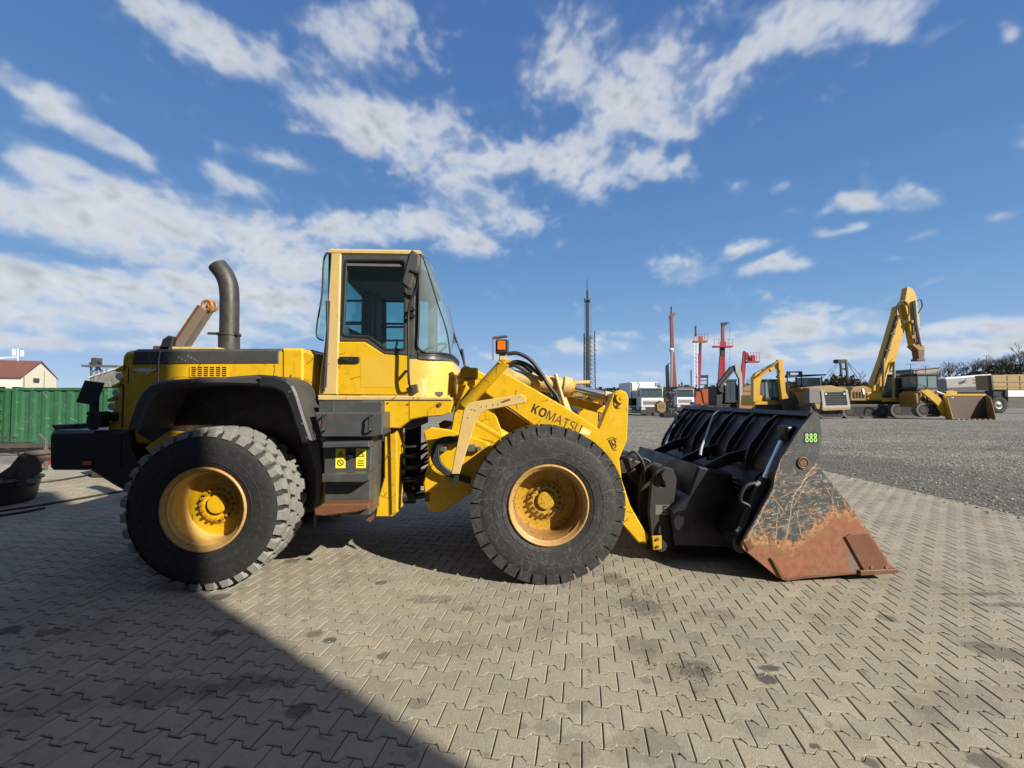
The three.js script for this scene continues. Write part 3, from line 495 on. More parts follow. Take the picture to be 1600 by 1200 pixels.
  { const c = -1.1, b = T.P(358, 549, c), t = T.P(358.5, 462, c), q = T.P(357, 446, c), q2 = T.P(351, 430, c), e = T.P(340, 415, c);
    T.add('pipe', [hose([b, T.P(358.2, 520, c), T.P(358.6, 490, c), t, q, q2, e], .093, 44, 22), rod(b, T.P(358, 524, c), .102, .102, 22)], M.exhaust, ex);
    T.add('pipe_bore', rod(T.P(342, 417.5, c), T.P(339.7, 414.6, c), .080, .080, 20), M.dark, ex);
    const r = T.P(358, 523, c); T.add('clamp', [rod([r.x, r.y - .012, r.z], [r.x, r.y + .014, r.z], .112, .112, 24), bar([r.x - .19, r.y + .005, r.z + .05], [r.x + .13, r.y, r.z + .05], .025, .025)], M.exhaust, ex); }
  T.add('deck_plate', T.bx(268, 541.5, 338, 547, -.86, .5, .01), M.cream, hood);

  // ---- rear fender
  T.ext('rear_fender', [[196, 673], [201, 655], [209, 632], [219, 612], [233, 600], [252, 594], [300, 591], [350, 589], [403, 585], [432, 588], [448, 593], [457, 601], [463, 615], [473, 650], [486, 688], [470, 692], [464, 672], [450, 632], [440, 613], [427, 605], [403, 602.5], [350, 601], [300, 602], [264, 605], [243, 614], [228, 636], [214, 673]], -.07, .41, M.plasticGrey, { bevel: .02 });
  T.ext('fender_flange', [[403, 585], [430, 587], [448, 593.5], [457, 602], [464, 617], [474, 650], [487, 689], [471, 693], [464, 672], [450, 632], [441, 614], [428, 607], [402, 605]], -.05, .05, M.plastic, { bevel: .018 });
  T.ext('mud_flap', [[479, 690], [499, 689], [504, 735], [501, 780], [492, 824], [488, 824], [492, 780], [494, 740]], -.36, .03, M.plasticGrey, { bevel: .006 });
  T.each('fender_bolt', [[405, 590], [300, 596], [452, 612], [472, 662], [479, 684]].map(([x, y]) => { const p = T.P(x, y, -.045); return disc(p.x, p.y, -.07, -.043, .009, 8); }), M.steel);
  T.ext('wheel_well', [[214, 676], [228, 636], [243, 612], [264, 603], [300, 600], [403, 600], [428, 603], [441, 612], [452, 632], [466, 672], [470, 694], [500, 694], [500, 800], [470, 800], [440, 735], [380, 700], [300, 690], [250, 700]], -.476, .02, M.wellShadeDirt ??= painted('wheel well shade and dirt', paintMap([.045, .028, .012], { rust: .2, grime: .4, seed: 71, metres: .8, rustC: [.03, .018, .01], grimeC: [.03, .025, .02] }), .9), { bevel: .003 });  // shade under the fender is put into this panel's brown, along with dirt
  T.ext('rear_frame', [[205, 700], [262, 676], [330, 690], [470, 690], [600, 690], [600, 790], [480, 800], [240, 790], [205, 745]], -.62, 1.1, M.yellowWorn, { bevel: .02 });
  T.ext('wheel_guard', [[225, 700], [262, 674], [285, 676], [260, 690], [240, 715]], -.40, .2, M.yellow, { bevel: .01 });
}
{
  // ---- cab
  const cab = T.sub('cab');
  const cN = -.42, cF = -1.93;
  const local = (pts) => T.poly(pts, cN);
  T.add('rear_pillar', T.exg([[516.5, 394], [533, 394], [527.5, 617], [497, 617], [500, 585], [507, 535], [512, 465]], cN + .012, .09, .012), M.cream, cab);
  T.add('rear_pillar_stripe', T.exg([[512.5, 470], [516, 470], [510, 605], [505, 605]], cN + .018, .02, .004), M.greyBand, cab);
  T.add('pillar_hose', hose([T.P(511, 470, cN + .03), T.P(511.5, 520, cN + .035), T.P(508.5, 570, cN + .035), T.P(505.5, 612, cN + .03)], .012, 16, 6), M.plastic, cab);
  const glassP = [[540, 408.5], [544, 407], [629, 407], [632.5, 410], [631.5, 543], [629, 545.5], [603, 545.5], [577, 526], [538, 524], [535, 520]];
  const doorFrame = T.add('door_frame', T.exg([[533.4, 394], [640, 394], [650, 399], [647, 545], [645, 556], [600, 552.6], [570, 533], [527.8, 533]], cN, .05, .008, [glassP]), M.grey, cab);
  T.add('window_gasket', T.exg([[537.5, 407], [543, 404.7], [631, 404.7], [635, 409], [634, 544.5], [630, 548], [601.8, 548], [576, 528.5], [536.5, 526.5], [532.4, 522]], cN + .008, .02, .004, [glassP.map(([x, y]) => [x + (x < 585 ? .3 : -.3), y])]), M.rubber, cab);
  T.add('door_window', T.exg(glassP, cN - .02, .005, 0), M.glass, cab);
  const door = T.add('door', T.exg([[527.8, 534], [569.6, 534], [599.7, 553.6], [638, 556], [638.6, 618], [524.2, 616.5]], cN + .004, .05, .008), M.yellow, cab);
  T.add('door_handle', [T.bx(529.5, 557, 561, 566.5, cN + .03, .03, .01), T.bx(533, 559, 543, 564, cN + .036, .01, .003)], M.plastic, cab);
  T.add('door_patch', T.bx(564, 557, 614, 605, cN + .006, .0025, 0), M.yellowPatch ??= painted('repainted patch', paintMap([0.90, 0.56, 0.050], { rust: 0.0, grime: 0.05, fade: 0.08, seed: 21, metres: 1.2 }), 0.6), cab);
  T.add('cab_sill', T.exg([[496, 617.5], [640, 619], [706, 621], [706, 626], [640, 626], [496, 626]], cN + .03, .4, .01), M.cream, cab);
  T.add('grab_rail', [hose([T.P(650, 452, cN + .12), T.P(640.5, 474, cN + .11), T.P(638.2, 490, cN + .10), T.P(638.2, 540, cN + .10), T.P(638.5, 590, cN + .10), T.P(640, 603, cN + .08), T.P(645, 609, cN + .02)], .0115, 30, 8), bar(T.P(632, 493, cN), T.P(638, 492, cN + .1), .016, .016), bar(T.P(634, 580, cN), T.P(638, 580, cN + .1), .02, .02)], M.plastic, cab);
  T.add('lock_bracket', T.exg([[640, 602], [651, 600], [653, 612], [646, 617]], cN + .04, .05, .006), M.plasticGrey, cab);
  T.add('warning_label', T.bx(653, 592, 667, 618, cN - .012, .003, 0), M.stickerPale ??= std('pale sticker', { color: C(.66, .58, .25), roughness: .6 }), cab);
  // front: ruled strips round the plan of the cab nose
  const X = (px, py, c) => T.P(px, py, c).x, Y = (py) => T.P(650, py, cN).y;
  function plan(xs, xf) { const o = []; const zs = -.80, n = 10; for (let i = 0; i <= n; i++) { const a = i / n * Math.PI / 2; o.push([xs + (xf - xs) * Math.pow(Math.sin(a), .85), cN + (zs - cN) * (1 - Math.cos(a))]); } const back = o.map(([x, c]) => [x, 2 * MID - c]).reverse(); return [...o, ...back]; }
  function strip(levels) { const pos = [], idx = []; const m = levels[0].p.length; for (const l of levels) for (const [x, c] of l.p) pos.push(x, l.y, c); for (let j = 0; j < levels.length - 1; j++) for (let i = 0; i < m - 1; i++) { const a = j * m + i, b = a + 1, d = a + m, e = d + 1; idx.push(a, b, d, b, e, d); } const g = new THREE.BufferGeometry(); g.setAttribute('position', new THREE.BufferAttribute(new Float32Array(pos), 3)); g.setIndex(idx); g.computeVertexNormals(); return g; }
  const xfB = X(715.5, 555, -1.5), xfT = X(689.5, 410, -1.5), xsB = X(652, 550, cN), xsT = X(655, 402, cN), yB = Y(551), yT = Y(400), yS = Y(561), yL = Y(626), xfL = X(718, 590, -1.5);
  const lev = (t) => ({ y: lerp(yB, yT, t), p: plan(lerp(xsB, xsT, t), lerp(xfB, xfT, t) + .05 * Math.sin(t * Math.PI)) });
  T.add('windscreen', strip([0, .125, .25, .375, .5, .625, .75, .875, 1].map(lev)), M.clearGlass, cab);
  const grow = (p, d) => p.map(([x, c], i) => [x + d, c > MID ? c + (i < 4 ? d * .3 : 0) : c]);
  T.add('windscreen_gasket', strip([{ y: yB + .012, p: grow(lev(0).p, .004) }, { y: yB - .012, p: grow(lev(0).p, .012) }, { y: yB - .03, p: grow(lev(0).p, .012) }]), M.rubber, cab);
  T.add('cowl_band', strip([{ y: yB - .03, p: grow(lev(0).p, .006) }, { y: yS, p: grow(lev(0).p, .012) }]), M.grey, cab);
  T.add('cowl', [strip([{ y: yS, p: plan(X(639, 560, cN), xfB + .012) }, { y: Y(585), p: plan(X(639, 585, cN), xfL + .03) }, { y: yL, p: plan(X(639, 620, cN), xfL) }])], M.yellowFaded ??= painted('sun faded yellow paint', paintMap([0.90, 0.63, 0.12], { rust: 0.05, grime: 0.12, fade: 0.1, scratch: 20, seed: 23, metres: 1.5 }), 0.6), cab);
  T.add('cowl_seam', bar(T.P(694, 563, -.62), T.P(697, 618, -.62), .006, .006), M.rust, cab);
  T.add('front_pillar', [T.exg([[641, 395], [655.5, 398], [653.5, 552], [654, 563], [640, 563]], cN - .008, .05, .008)], M.grey, cab);
  T.each('windscreen_seam', [hose([0, .25, .5, .75, 1].map((t) => { const q = lev(t).p[Math.round(lerp(8, 2, t))]; return [q[0] + .004, lev(t).y, q[1] + .003]; }), .006, 12, 6), hose([0, .25, .5, .75, 1].map((t) => { const q = lev(t).p[21 - Math.round(lerp(8, 2, t))]; return [q[0] + .004, lev(t).y, q[1]]; }), .006, 12, 6)], M.rubber, cab);
  T.add('corner_gasket', hose([...[1, .8, .6, .4, .2, .06].map((t) => { const q = lev(t).p[0]; return [q[0] + .006, lev(t).y, q[1] + .004]; }), ...[1, 3, 5, 8, 10, 11].map((i) => { const q = lev(0).p[i]; return [q[0] + .008, yB + .004, q[1] + .004]; })], .011, 60, 7), M.rubber, cab);
  const dash = lev(0).p.map(([x, c]) => [x - .03, c]);
  // roof
  const topP = lev(1).p, rx0 = X(514, 393, cN);
  { const s = [[rx0, cN + .015], ...topP.map(([x, c]) => [x - .01, c > MID ? c + .004 : c - .004]), [rx0, 2 * MID - cN - .015]].map(([x, c]) => [x, -c]), xe = xsT + .02;
    const rear = [[rx0, -(cN + .015)], [xe, -(cN + .015)], [xe, -(2 * MID - cN - .015)], [rx0, -(2 * MID - cN - .015)]];
    T.add('roof', extrude(rear, 0, .06, .018).rotateX(-Math.PI / 2).translate(0, yT - .002, 0), M.cream, cab);
    T.add('roof_visor', extrude(s.map(([x, c]) => [Math.max(x, xe + .002), c]), 0, .028, .008).rotateX(-Math.PI / 2).translate(0, yT - .002, 0), M.grey, cab);
    T.add('headliner', extrude(s.map(([x, c]) => [x, c]), 0, .09, 0).rotateX(-Math.PI / 2).scale(.97, 1, .97).translate(X(580, 400, cN) * .03, yT - .10, MID * .03), M.dark, cab); }
  // rear wall with window, far wall with window
  const xR = X(514, 500, cN), yTop = Y(396), yBot = Y(617);
  { const w = extrude([[.44, yBot], [1.90, yBot], [1.90, yTop], [.44, yTop]], 0, .04, 0, [[[.58, Y(522)], [1.46, Y(522)], [1.46, Y(425)], [.58, Y(412)]]]).rotateY(Math.PI / 2).translate(xR - .02, 0, 0); T.add('rear_wall', w, M.dark, cab);
    T.add('rear_window', box(xR - .006, Y(522), -1.46, xR + .0, Y(412), -.58, 0), M.glass, cab); }
  T.add('rear_corner_glass', T.exg([[508, 398], [516, 394.5], [513, 455], [505.5, 531], [496.5, 529], [503, 460]], cN - .05, .012, .003), M.glass, cab);
  T.add('rear_corner_trim', hose([T.P(516, 394, cN - .045), T.P(509, 397, cN - .045), T.P(503, 460, cN - .045), T.P(496, 528, cN - .045), T.P(505.5, 532, cN - .045)], .008, 24, 6), M.rubber, cab);
  { const L = (a) => local(a), hole = L([[541, 408], [632, 408], [632, 546], [541, 546]]), x0 = X(527, 500, cN);
    T.add('far_door', extrude(L([[516, 396], [652, 396], [652, 617], [500, 617]]), cF + .0, cF + .04, 0, [hole]), M.dark, cab);
    T.add('far_window', extrude(hole, cF + .015, cF + .02, 0), M.glass, cab); }
  // inside
  const fl = Y(610); const ix0 = xR + .05;
  T.add('cab_floor', box(xR, Y(617), cF + .05, X(690, 600, cN), Y(612), cN - .06, 0), M.dark, cab);
  const seat = T.sub('seat', cab);
  const sx = X(552, 520, -.9);
  mesh('seat_base', [box(sx + .02, fl, -1.40, sx + .50, Y(560), -.95, .03), box(sx - .02, Y(560), -1.42, sx + .52, Y(546), -.93, .05)], M.dark, seat);
  mesh('seat_back', [bar([sx, Y(560), MID], [sx - .12, Y(498), MID], .48, .11, .04, [1, 0, 0])], M.dark, seat);
  T.add('steering_wheel', [norm(new THREE.TorusGeometry(.19, .014, 8, 28)).rotateX(Math.PI / 2 - .1).rotateZ(.5).translate(sx + .78, Y(537), MID), rod([sx + .95, Y(600), MID], [sx + .78, Y(537), MID], .03)], M.plastic, cab);
  T.add('console', [box(sx + .05, Y(570), -.93, sx + .6, Y(538), -.83, .03), rod([sx + .45, Y(540), -.88], [sx + .47, Y(520), -.88], .012), rod([sx + .55, Y(540), -.88], [sx + .57, Y(522), -.88], .012), box(sx + .9, Y(598), cF + .3, sx + 1.05, Y(545), -.9, .04)], M.plastic, cab);
  T.each('guard_bar', [471, 506, 511, 532].map((y) => rod([X(592, y, -1.8), T.P(592, y, -1.8).y, -1.8], [X(642, y, -1.8), T.P(642, y, -1.8).y, -1.8], .013)), M.plastic, cab);
  T.each('rear_bar', [rod(T.P(541, 470, -.84), T.P(568, 470, -1.3), .012), rod(T.P(538, 505, -.82), T.P(570, 505, -1.3), .02)], M.plastic, cab);
  T.each('inner_post', [box(xR, Y(600), -1.56, xR + .1, Y(398), -1.46, .02), box(xR, Y(600), cF + .05, xR + .12, Y(398), -1.62, .02)], M.dark, cab);
  T.add('interior_pad', T.bx(566, 490, 576, 503, -1.35, .02, .004), M.plasticGrey, cab);
  // outside mirror, wiper
  const mi = T.sub('outside_mirror');
  T.add('mirror_housing', T.exg([[643.5, 389], [656, 398], [655, 415], [641, 449], [637, 451.5], [627, 443], [627, 437], [638, 396]], -.18, .06, .018), M.plasticGrey, mi);
  T.each('mirror_arm', [hose([T.P(646, 426, -.20), T.P(652, 430, -.26), T.P(651, 445, -.33), T.P(646, 462, -.40)], .014, 18, 8), rod(T.P(641, 423, -.19), T.P(655, 428, -.19), .022), disc(...(() => { const p = T.P(645, 484, -.42); return [p.x, p.y]; })(), -.43, -.36, .02, 10), disc(...(() => { const p = T.P(645, 494, -.42); return [p.x, p.y]; })(), -.43, -.36, .02, 10)], M.plastic, mi);
  T.add('wiper', [rod(T.P(700, 478, -1.3), T.P(713, 536, -1.25), .008), rod(T.P(706, 510, -1.25), T.P(725, 566, -1.2), .010), rod(T.P(722, 545, -1.2), T.P(726, 572, -1.2), .014)], M.plastic);

  // ---- under the cab
  const bb = T.sub('step_box');
  T.add('upper_panel', [T.bx(500, 627.5, 597, 646, -.30, .28, .012), T.bx(498, 627.5, 522, 646, -.285, .02, .006)], M.grey, bb);
  T.add('tool_drawer', T.exg([[490, 644.5], [598.5, 644.5], [598, 679], [584, 683.5], [502, 683.5]], -.14, .36, .012), M.grey, bb);
  for (const x of [503.5, 577]) T.add('drawer_handle', hose([T.P(x + 5, 648, -.14), T.P(x + 4.4, 647.5, -.10), T.P(x + 1, 650, -.09), T.P(x, 660, -.09), T.P(x - .5, 670, -.09), T.P(x + 3.5, 672, -.10), T.P(x + 4, 672, -.14)], .009, 24, 7), M.plastic, bb);
  T.add('step_housing', T.exg([[505.5, 684.5], [581, 684.5], [578, 804], [574, 806], [505.5, 806]], -.20, .38, .012), M.grey, bb);
  T.add('step', [T.exg([[503.5, 692], [576, 690], [576.5, 699], [503, 700]], -.075, .2, .008), ...range(507, 570, 15).map((x) => bar(T.P(x, 691.5, -.09), T.P(x + 3, 690, -.13), .004, .006))], M.grey, bb);
  T.add('step', T.exg([[502.5, 741], [577.5, 739], [577, 750], [568, 754], [502.5, 754]], -.055, .22, .008), M.grey, bb);
  T.add('bottom_step', T.exg([[490, 796], [503, 788], [577, 787], [576, 795], [556, 801], [505, 807], [491, 806]], -.05, .14, .012), M.rust, bb);
  T.each('hook', [T.exg([[571, 812], [585, 803], [583, 811], [578, 817]], -.10, .02, .003), T.exg([[521, 807], [531, 807], [527, 817]], -.2, .02, .003)], M.rust, bb);
  for (const [x, tri] of [[524.5, 1], [556.5, 0]]) {
    T.add('warning_sticker', T.bx(x, 701, x + 15, 731.5, -.1955, .004, 0), M.sticker, bb);
    const ring = (pts, k) => { const c = pts.reduce((s, p) => [s[0] + p[0] / pts.length, s[1] + p[1] / pts.length], [0, 0]); return pts.map((p) => [c[0] + (p[0] - c[0]) * k, c[1] + (p[1] - c[1]) * k]); };
    const tr = [[x + 2.5, 713.5], [x + 12.5, 713.5], [x + 7.5, 704]], circ = ringPts(x + 7.5, 723, 5, 16);
    const geos = [T.exg(tr, -.193, .002, 0, [ring(tr, .72)])]; if (tri) geos.push(T.exg(circ, -.193, .002, 0, [ring(circ, .8)]), bar(T.P(x + 4.3, 719.7, -.194), T.P(x + 10.7, 726.3, -.194), .005, .002), T.exg(ring(tr, .4), -.193, .002, 0)); else geos.push(...[719.5, 723, 726.5].map((y) => T.bx(x + 3, y, x + 12, y + 1.1, -.193, .002, 0)));
    T.add('sticker_print', geos, M.ink, bb);
  }
  { const p = T.P(548, 710.5, -.195); T.add('key_lock', [disc(p.x, p.y, -.21, -.17, .028, 16), disc(p.x, p.y, -.172, -.165, .015, 12)], M.plastic, bb); }
  T.ext('side_panel', [[599.5, 626.5], [708, 626.5], [703, 645], [690, 650], [660, 652], [641, 656], [624, 669.5], [599.5, 669.5]], -.40, .3, M.yellow, { bevel: .01 });
  T.each('panel_bolt', [[606, 629.5], [637, 631.5], [646, 622], [687, 632], [605, 712]].map(([x, y], i) => { const p = T.P(x, y, -.39); return disc(p.x, p.y, -.42, i === 3 ? -.385 : -.39, i === 3 ? .02 : .008, 8); }), M.rust);
  T.add('panel_seam', bar(T.P(639.5, 627, -.399), T.P(639.5, 656, -.399), .004, .004), M.ink);
  T.ext('rear_frame_column', [[600, 670.5], [620, 672], [621.5, 800], [612, 808], [586, 808], [590, 780], [600, 745]], -.50, .30, M.yellow, { bevel: .012 });
  T.ext('frame_flange', [[609, 676], [619, 676], [620, 800], [612, 804]], -.47, .03, M.yellowWorn, { bevel: .006 });
  // articulation joint
  const px = X(645, 720, -1.17);
  T.add('articulation', [rod([px, .55, MID], [px, 1.45, MID], .09), box(px - .35, .58, -1.5, px + .05, .70, -.85, .02), box(px - .35, 1.28, -1.5, px + .05, 1.40, -.85, .02), box(px - .1, .66, -1.45, px + .4, .76, -.9, .02)], M.black);
  T.add('joint_cover', T.exg([[625, 668], [640, 655], [660, 652], [659, 664], [640, 672]], -.55, .4, .01), M.plasticGrey);
  T.add('steering_cylinder', [rod(T.P(616, 776, -.75), T.P(650, 776, -.8), .07), rod(T.P(650, 776, -.8), T.P(680, 770, -.85), .03)], M.black);
  for (let k = 0; k < 9; k++) { const y = 690 + k * 6.5, b = 8 + (k * 7) % 11; T.add('hydraulic_hose', hose([T.P(614, y, -.75), T.P(632, y + b, -.66 - .02 * (k % 3)), T.P(650, y + b * .9, -.66 - .03 * (k % 4)), T.P(672, y - 2, -.8)], .013, 20, 7), M.rubber); }
  // ---- front frame
  const ff = [[661, 674], [672, 667], [704, 672], [760, 690], [806, 730], [806, 756], [742, 768], [691, 800], [672, 800], [665, 782], [661, 755], [669, 728], [668, 700]];
  T.ext('front_frame', ff, -.56, .06, M.yellow, { bevel: .012 });
  T.add('front_frame_far', extrude(T.poly(ff, -.56), -1.80, -1.74, .01), M.yellow);
  { const w = [[690, 675], [770, 690], [806, 740], [742, 764], [691, 795]]; T.add('front_frame_web', extrude(T.poly(w, -.56), -1.74, -.63, .0), M.yellowWorn); }
  { const w = [[765, 620], [800, 643], [838, 669], [866, 694], [880, 720], [800, 742], [772, 690]]; T.add('boom_gusset', extrude(T.poly(w, -.56), -1.72, -.80, 0), M.yellowWorn); }
  T.add('frame_patch', [T.bx(664, 770, 671, 784, -.555, .006, .002)], M.rust);
  for (let k = 0; k < 4; k++) T.add('loop_hose', hose([T.P(722 - k, 686 + k * 2, -.50), T.P(700, 684 + k * 2.5, -.49), T.P(682 + k * 2, 690 + k * 2, -.48), T.P(675 + k * 3, 705, -.47), T.P(678 + k * 3, 722, -.47), T.P(692 + k * 2, 737 - k, -.48), T.P(710, 746 - k * 2, -.50), T.P(735, 754 - k * 2, -.52)], .0165, 36, 8), M.rubber);
  T.each('valve', [T.bx(687, 698, 697, 706, -.5, .05, .008), T.bx(730, 695, 744, 706, -.50, .06, .01), T.bx(744, 698, 752, 704, -.49, .05, .008)], M.steel);
  T.ext('loader_tower', [[704, 674], [710, 640], [716, 600], [713, 588], [722, 576], [742, 576], [764, 588], [772, 640], [790, 690], [770, 694]], -.63, .12, M.yellow, { bevel: .012 });
  T.add('loader_tower_far', extrude(T.poly([[704, 674], [710, 640], [716, 600], [713, 588], [722, 576], [742, 576], [764, 588], [772, 640], [790, 690], [770, 694]], -.63), -1.72, -1.60, .01), M.yellow);
  { const w = [[712, 674], [724, 604], [762, 604], [770, 680]]; T.add('tower_web', extrude(T.poly(w, -.63), -1.60, -.75, 0), M.yellowWorn); }
  { const p = T.P(729, 582, -.58); T.add('boom_pin', [disc(p.x, p.y, -.75, -.52, .06, 20), disc(p.x, p.y, -.53, -.505, .03, 12)], M.yellowWorn); }
  T.add('pivot_block', [T.bx(714, 592, 742, 603, -.52, .14, .02), T.bx(722, 574, 747, 592, -.54, .12, .02)], M.yellow);
  // lamp post and lamp
  const lp = T.sub('front_lamp');
  T.add('lamp_post', [rod(T.P(726, 634, -.42), T.P(789, 566, -.30), .052, .052, 18), T.exg([[712, 640], [728, 600], [738, 612], [736, 642]], -.44, .05, .01), T.exg([[776, 566], [800, 561], [798, 565], [784, 570]], -.26, .12, .006)], M.yellow, lp);
  T.add('lamp_foot', [T.bx(780, 553, 791, 563, -.28, .07, .008)], M.cream, lp);
  T.add('lamp_box', T.bx(774.5, 530, 795, 552.5, -.25, .10, .016), M.plastic, lp);
  T.add('lamp_lens', T.bx(777, 532.5, 789.5, 546.5, -.243, .012, .004), M.orange, lp);
  T.add('lamp_guard', [T.bx(769.5, 527, 771.5, 562, -.25, .05, .003), T.exg([[769.5, 528], [771, 525], [792, 523], [793, 525], [773, 528]], -.24, .11, .003)], M.steel, lp);
  // front fender bracket
  T.ext('fender_bracket', [[727, 634], [732, 630], [740, 627.5], [800, 618.5], [815, 616], [821, 619], [822.5, 629], [812, 631.5], [760, 641], [750, 647], [743, 660], [717.5, 741], [705, 741], [720, 662], [724, 642]], -.10, .055, M.cream, { bevel: .006 });
  T.each('bracket_hole', [[737, 640], [741.5, 641.5], [752, 636], [760, 635], [770, 632.5], [778, 631.5], [731, 653]].map(([x, y]) => { const p = T.P(x, y, -.099); return disc(p.x, p.y, -.104, -.0985, .006, 8); }), M.ink);
  T.ext('bracket_rubber', [[709, 743], [717, 743], [716, 752], [704, 768]], -.115, .02, M.rubber, { bevel: .003 });
  T.ext('bracket_scuff', [[781, 628.5], [796, 622.5], [797.5, 625.5], [786, 629.5]], -.0985, .003, M.rust, { bevel: 0 });
  // lift cylinder
  T.add('lift_cylinder', [rod(T.P(728, 650, -.70), T.P(800, 692, -.70), .075, .075, 20), rod(T.P(800, 692, -.70), T.P(900, 745, -.70), .04)], M.yellow);
  // ---- boom
  const boomP = [[762, 588], [772, 578], [790, 583], [830, 605], [890, 640], [935, 669.5], [957, 616], [963, 611], [971, 609.3], [979, 613], [982.5, 622], [981.5, 650], [980, 688], [968, 717], [972, 750], [985, 790], [1002, 820], [1014, 838], [1011, 850], [998, 849], [985, 834], [955, 800], [925, 745], [895, 712], [860, 690], [836, 667], [800, 641], [776, 627], [757, 614]];
  const boom = T.ext('boom_arm', boomP, -.54, .09, M.yellow, { bevel: .012 });
  const boomFar = T.add('boom_arm', extrude(T.poly(boomP, -.54), -1.81, -1.72, .012), M.yellow);
  const bl = (x, y) => { const p = T.P(x, y, -.54); return [p.x, p.y]; };
  { const a = bl(905, 690), b = bl(770, 600); T.add('boom_cross_tube', [rod([...a, -1.76], [...a, -.62], .11, .11, 22)], M.yellow); }
  { const p = bl(970, 622); T.add('pin_boss', [disc(...p, -.55, -.515, .052, 26), disc(...p, -.518, -.508, .018, 14)], M.yellow, boom); T.add('pin_plate', extrude([bl(961, 615), bl(966, 616), bl(964.5, 632), bl(972, 637), bl(966, 639), bl(959, 633)], -.542, -.532, .003), M.yellowWorn, boom); T.add('pin_bolt', disc(...bl(965, 634), -.54, -.525, .016, 10), M.rust, boom); }
  T.add('boom_sticker', T.exg([[908, 670], [912, 668], [924, 674], [920.5, 681], [905, 676]], -.5385, .003, 0), M.stickerPale, boom);
  { // worn maker's name along the boom: the first letters whole, the others worn to their outlines
    const p = T.P(829, 643.5, -.539), q = T.P(905, 677.5, -.539), a = Math.atan2(q.y - p.y, q.x - p.x), L = Math.hypot(q.x - p.x, q.y - p.y);
    const gl = [...'KOMATSU'].map((ch, i) => { const g = norm(new THREE.ExtrudeGeometry((i < 2 ? fontBold : fontThin).generateShapes(ch, .090, 3), { depth: .0012, bevelEnabled: false, curveSegments: 3 })); g.computeBoundingBox(); return [g, g.boundingBox.min.x, g.boundingBox.max.x - g.boundingBox.min.x]; });
    const sum = gl.reduce((s, x) => s + x[2], 0), gap = .011, k = (L - gap * 6) / sum; let at = 0;
    gl.forEach(([g, m, w], i) => { T.add('maker_lettering', g.translate(-m, 0, 0).scale(k, 1, 1).translate(at, 0, 0).rotateZ(a).translate(p.x, p.y, -.5392), i < 2 ? M.ink : M.rustInk ??= std('worn brown ink', { color: C(.07, .035, .01), roughness: .7 }), boom); at += w * k + gap; }); }
  { // round emblem, a beast's head in black outline
    const c = bl(958.5, 694), g = []; const arc = (r, a0, a1, ox = 0, oy = 0, w = .005) => { const pts = ringPts(c[0] + ox, c[1] + oy, r, 12, a0, a1).map(([x, y]) => [x, y, -.5375]); g.push(hose(pts, w, 16, 4).scale(1, 1, 1)); };
arc(.022, -1.4, 1.5, 0, .022, .004); arc(.020, -1.6, 1.3, .006, -.018, .004); arc(.075, .9, 2.3, -.015, -.01, .003); g.push(bar([c[0] - .045, c[1] + .04, -.5375], [c[0] - .004, c[1] - .05, -.5375], .009, .004), bar([c[0] - .02, c[1] + .03, -.5375], [c[0] + .004, c[1] - .02, -.5375], .007, .004), bar([c[0] - .045, c[1] + .042, -.5375], [c[0] + .01, c[1] + .045, -.5375], .006, .004), bar([c[0] + .0, c[1] - .06, -.5375], [c[0] + .03, c[1] - .055, -.5375], .007, .004));
    T.add('emblem', g, M.ink, boom); }
  // tilt cylinder with hoses
  const tc = T.sub('tilt_cylinder'), cT = -.95;
  { const p = T.P(788, 588, cT); T.add('cylinder_eye', [disc(p.x, p.y, cT - .10, cT + .10, .10, 24), disc(p.x, p.y, cT + .10, cT + .115, .05, 16)], M.cream, tc); }
  T.add('barrel', [rod(T.P(797, 590, cT), T.P(884, 604.5, cT), .092, .092, 26), rod(T.P(879, 603.5, cT), T.P(891, 605.7, cT), .112, .112, 24), rod(T.P(797, 590, cT), T.P(800, 590.5, cT), .104, .104, 24)], M.cream, tc);
  T.add('gland', rod(T.P(891, 605.7, cT), T.P(896, 606.6, cT), .085, .085, 22), M.yellowWorn, tc);
  T.add('piston_rod', rod(T.P(895, 606.5, cT), T.P(946, 618.5, cT), .047, .047, 20), M.chrome, tc);
  T.add('rod_eye', [rod(T.P(944, 618, cT), T.P(958, 621, cT), .055, .055, 18)], M.cream, tc);
  { const a = bl(970, 622); T.add('tilt_pin', rod([...a, -1.8], [...a, -.6], .05, .05, 18), M.steel, tc); }
  T.add('far_rod', [rod(T.P(890, 599, -1.4), T.P(921, 597.5, -1.4), .028)], M.cream, tc);
  T.add('tilt_link', [bar(T.P(876, 622, -1.15), T.P(942, 640, -1.15), .10, .16, .015)], M.yellow, tc);
  T.add('link_rod', [rod(T.P(868, 585, -.86), T.P(884, 640, -.80), .02), rod(T.P(880, 622, -.85), T.P(890, 648, -.85), .035)], M.cream, tc);
  for (const [a, b, r] of [[[[792, 553], [808, 552], [828, 562], [845, 583], [858, 604], [868, 616], [874, 628]], -.80, .021], [[[790, 572], [806, 565], [824, 570], [840, 583], [852, 592]], -.85, .02], [[[786, 575], [800, 567], [815, 570], [832, 582]], -.9, .018], [[[790, 577], [802, 571], [814, 576], [826, 583]], -1.0, .018], [[[776, 578], [800, 570], [812, 566], [835, 578], [846, 588]], -1.2, .018]])
    T.add('boom_hose', hose(a.map(([x, y]) => T.P(x, y, b)), r, 36, 9), M.rubber, tc);
  T.add('hose_fitting', [T.bx(866, 590, 874, 600, -.9, .06, .01), T.bx(850, 586, 858, 590, -1.1, .1, .01)], M.plastic, tc);
}
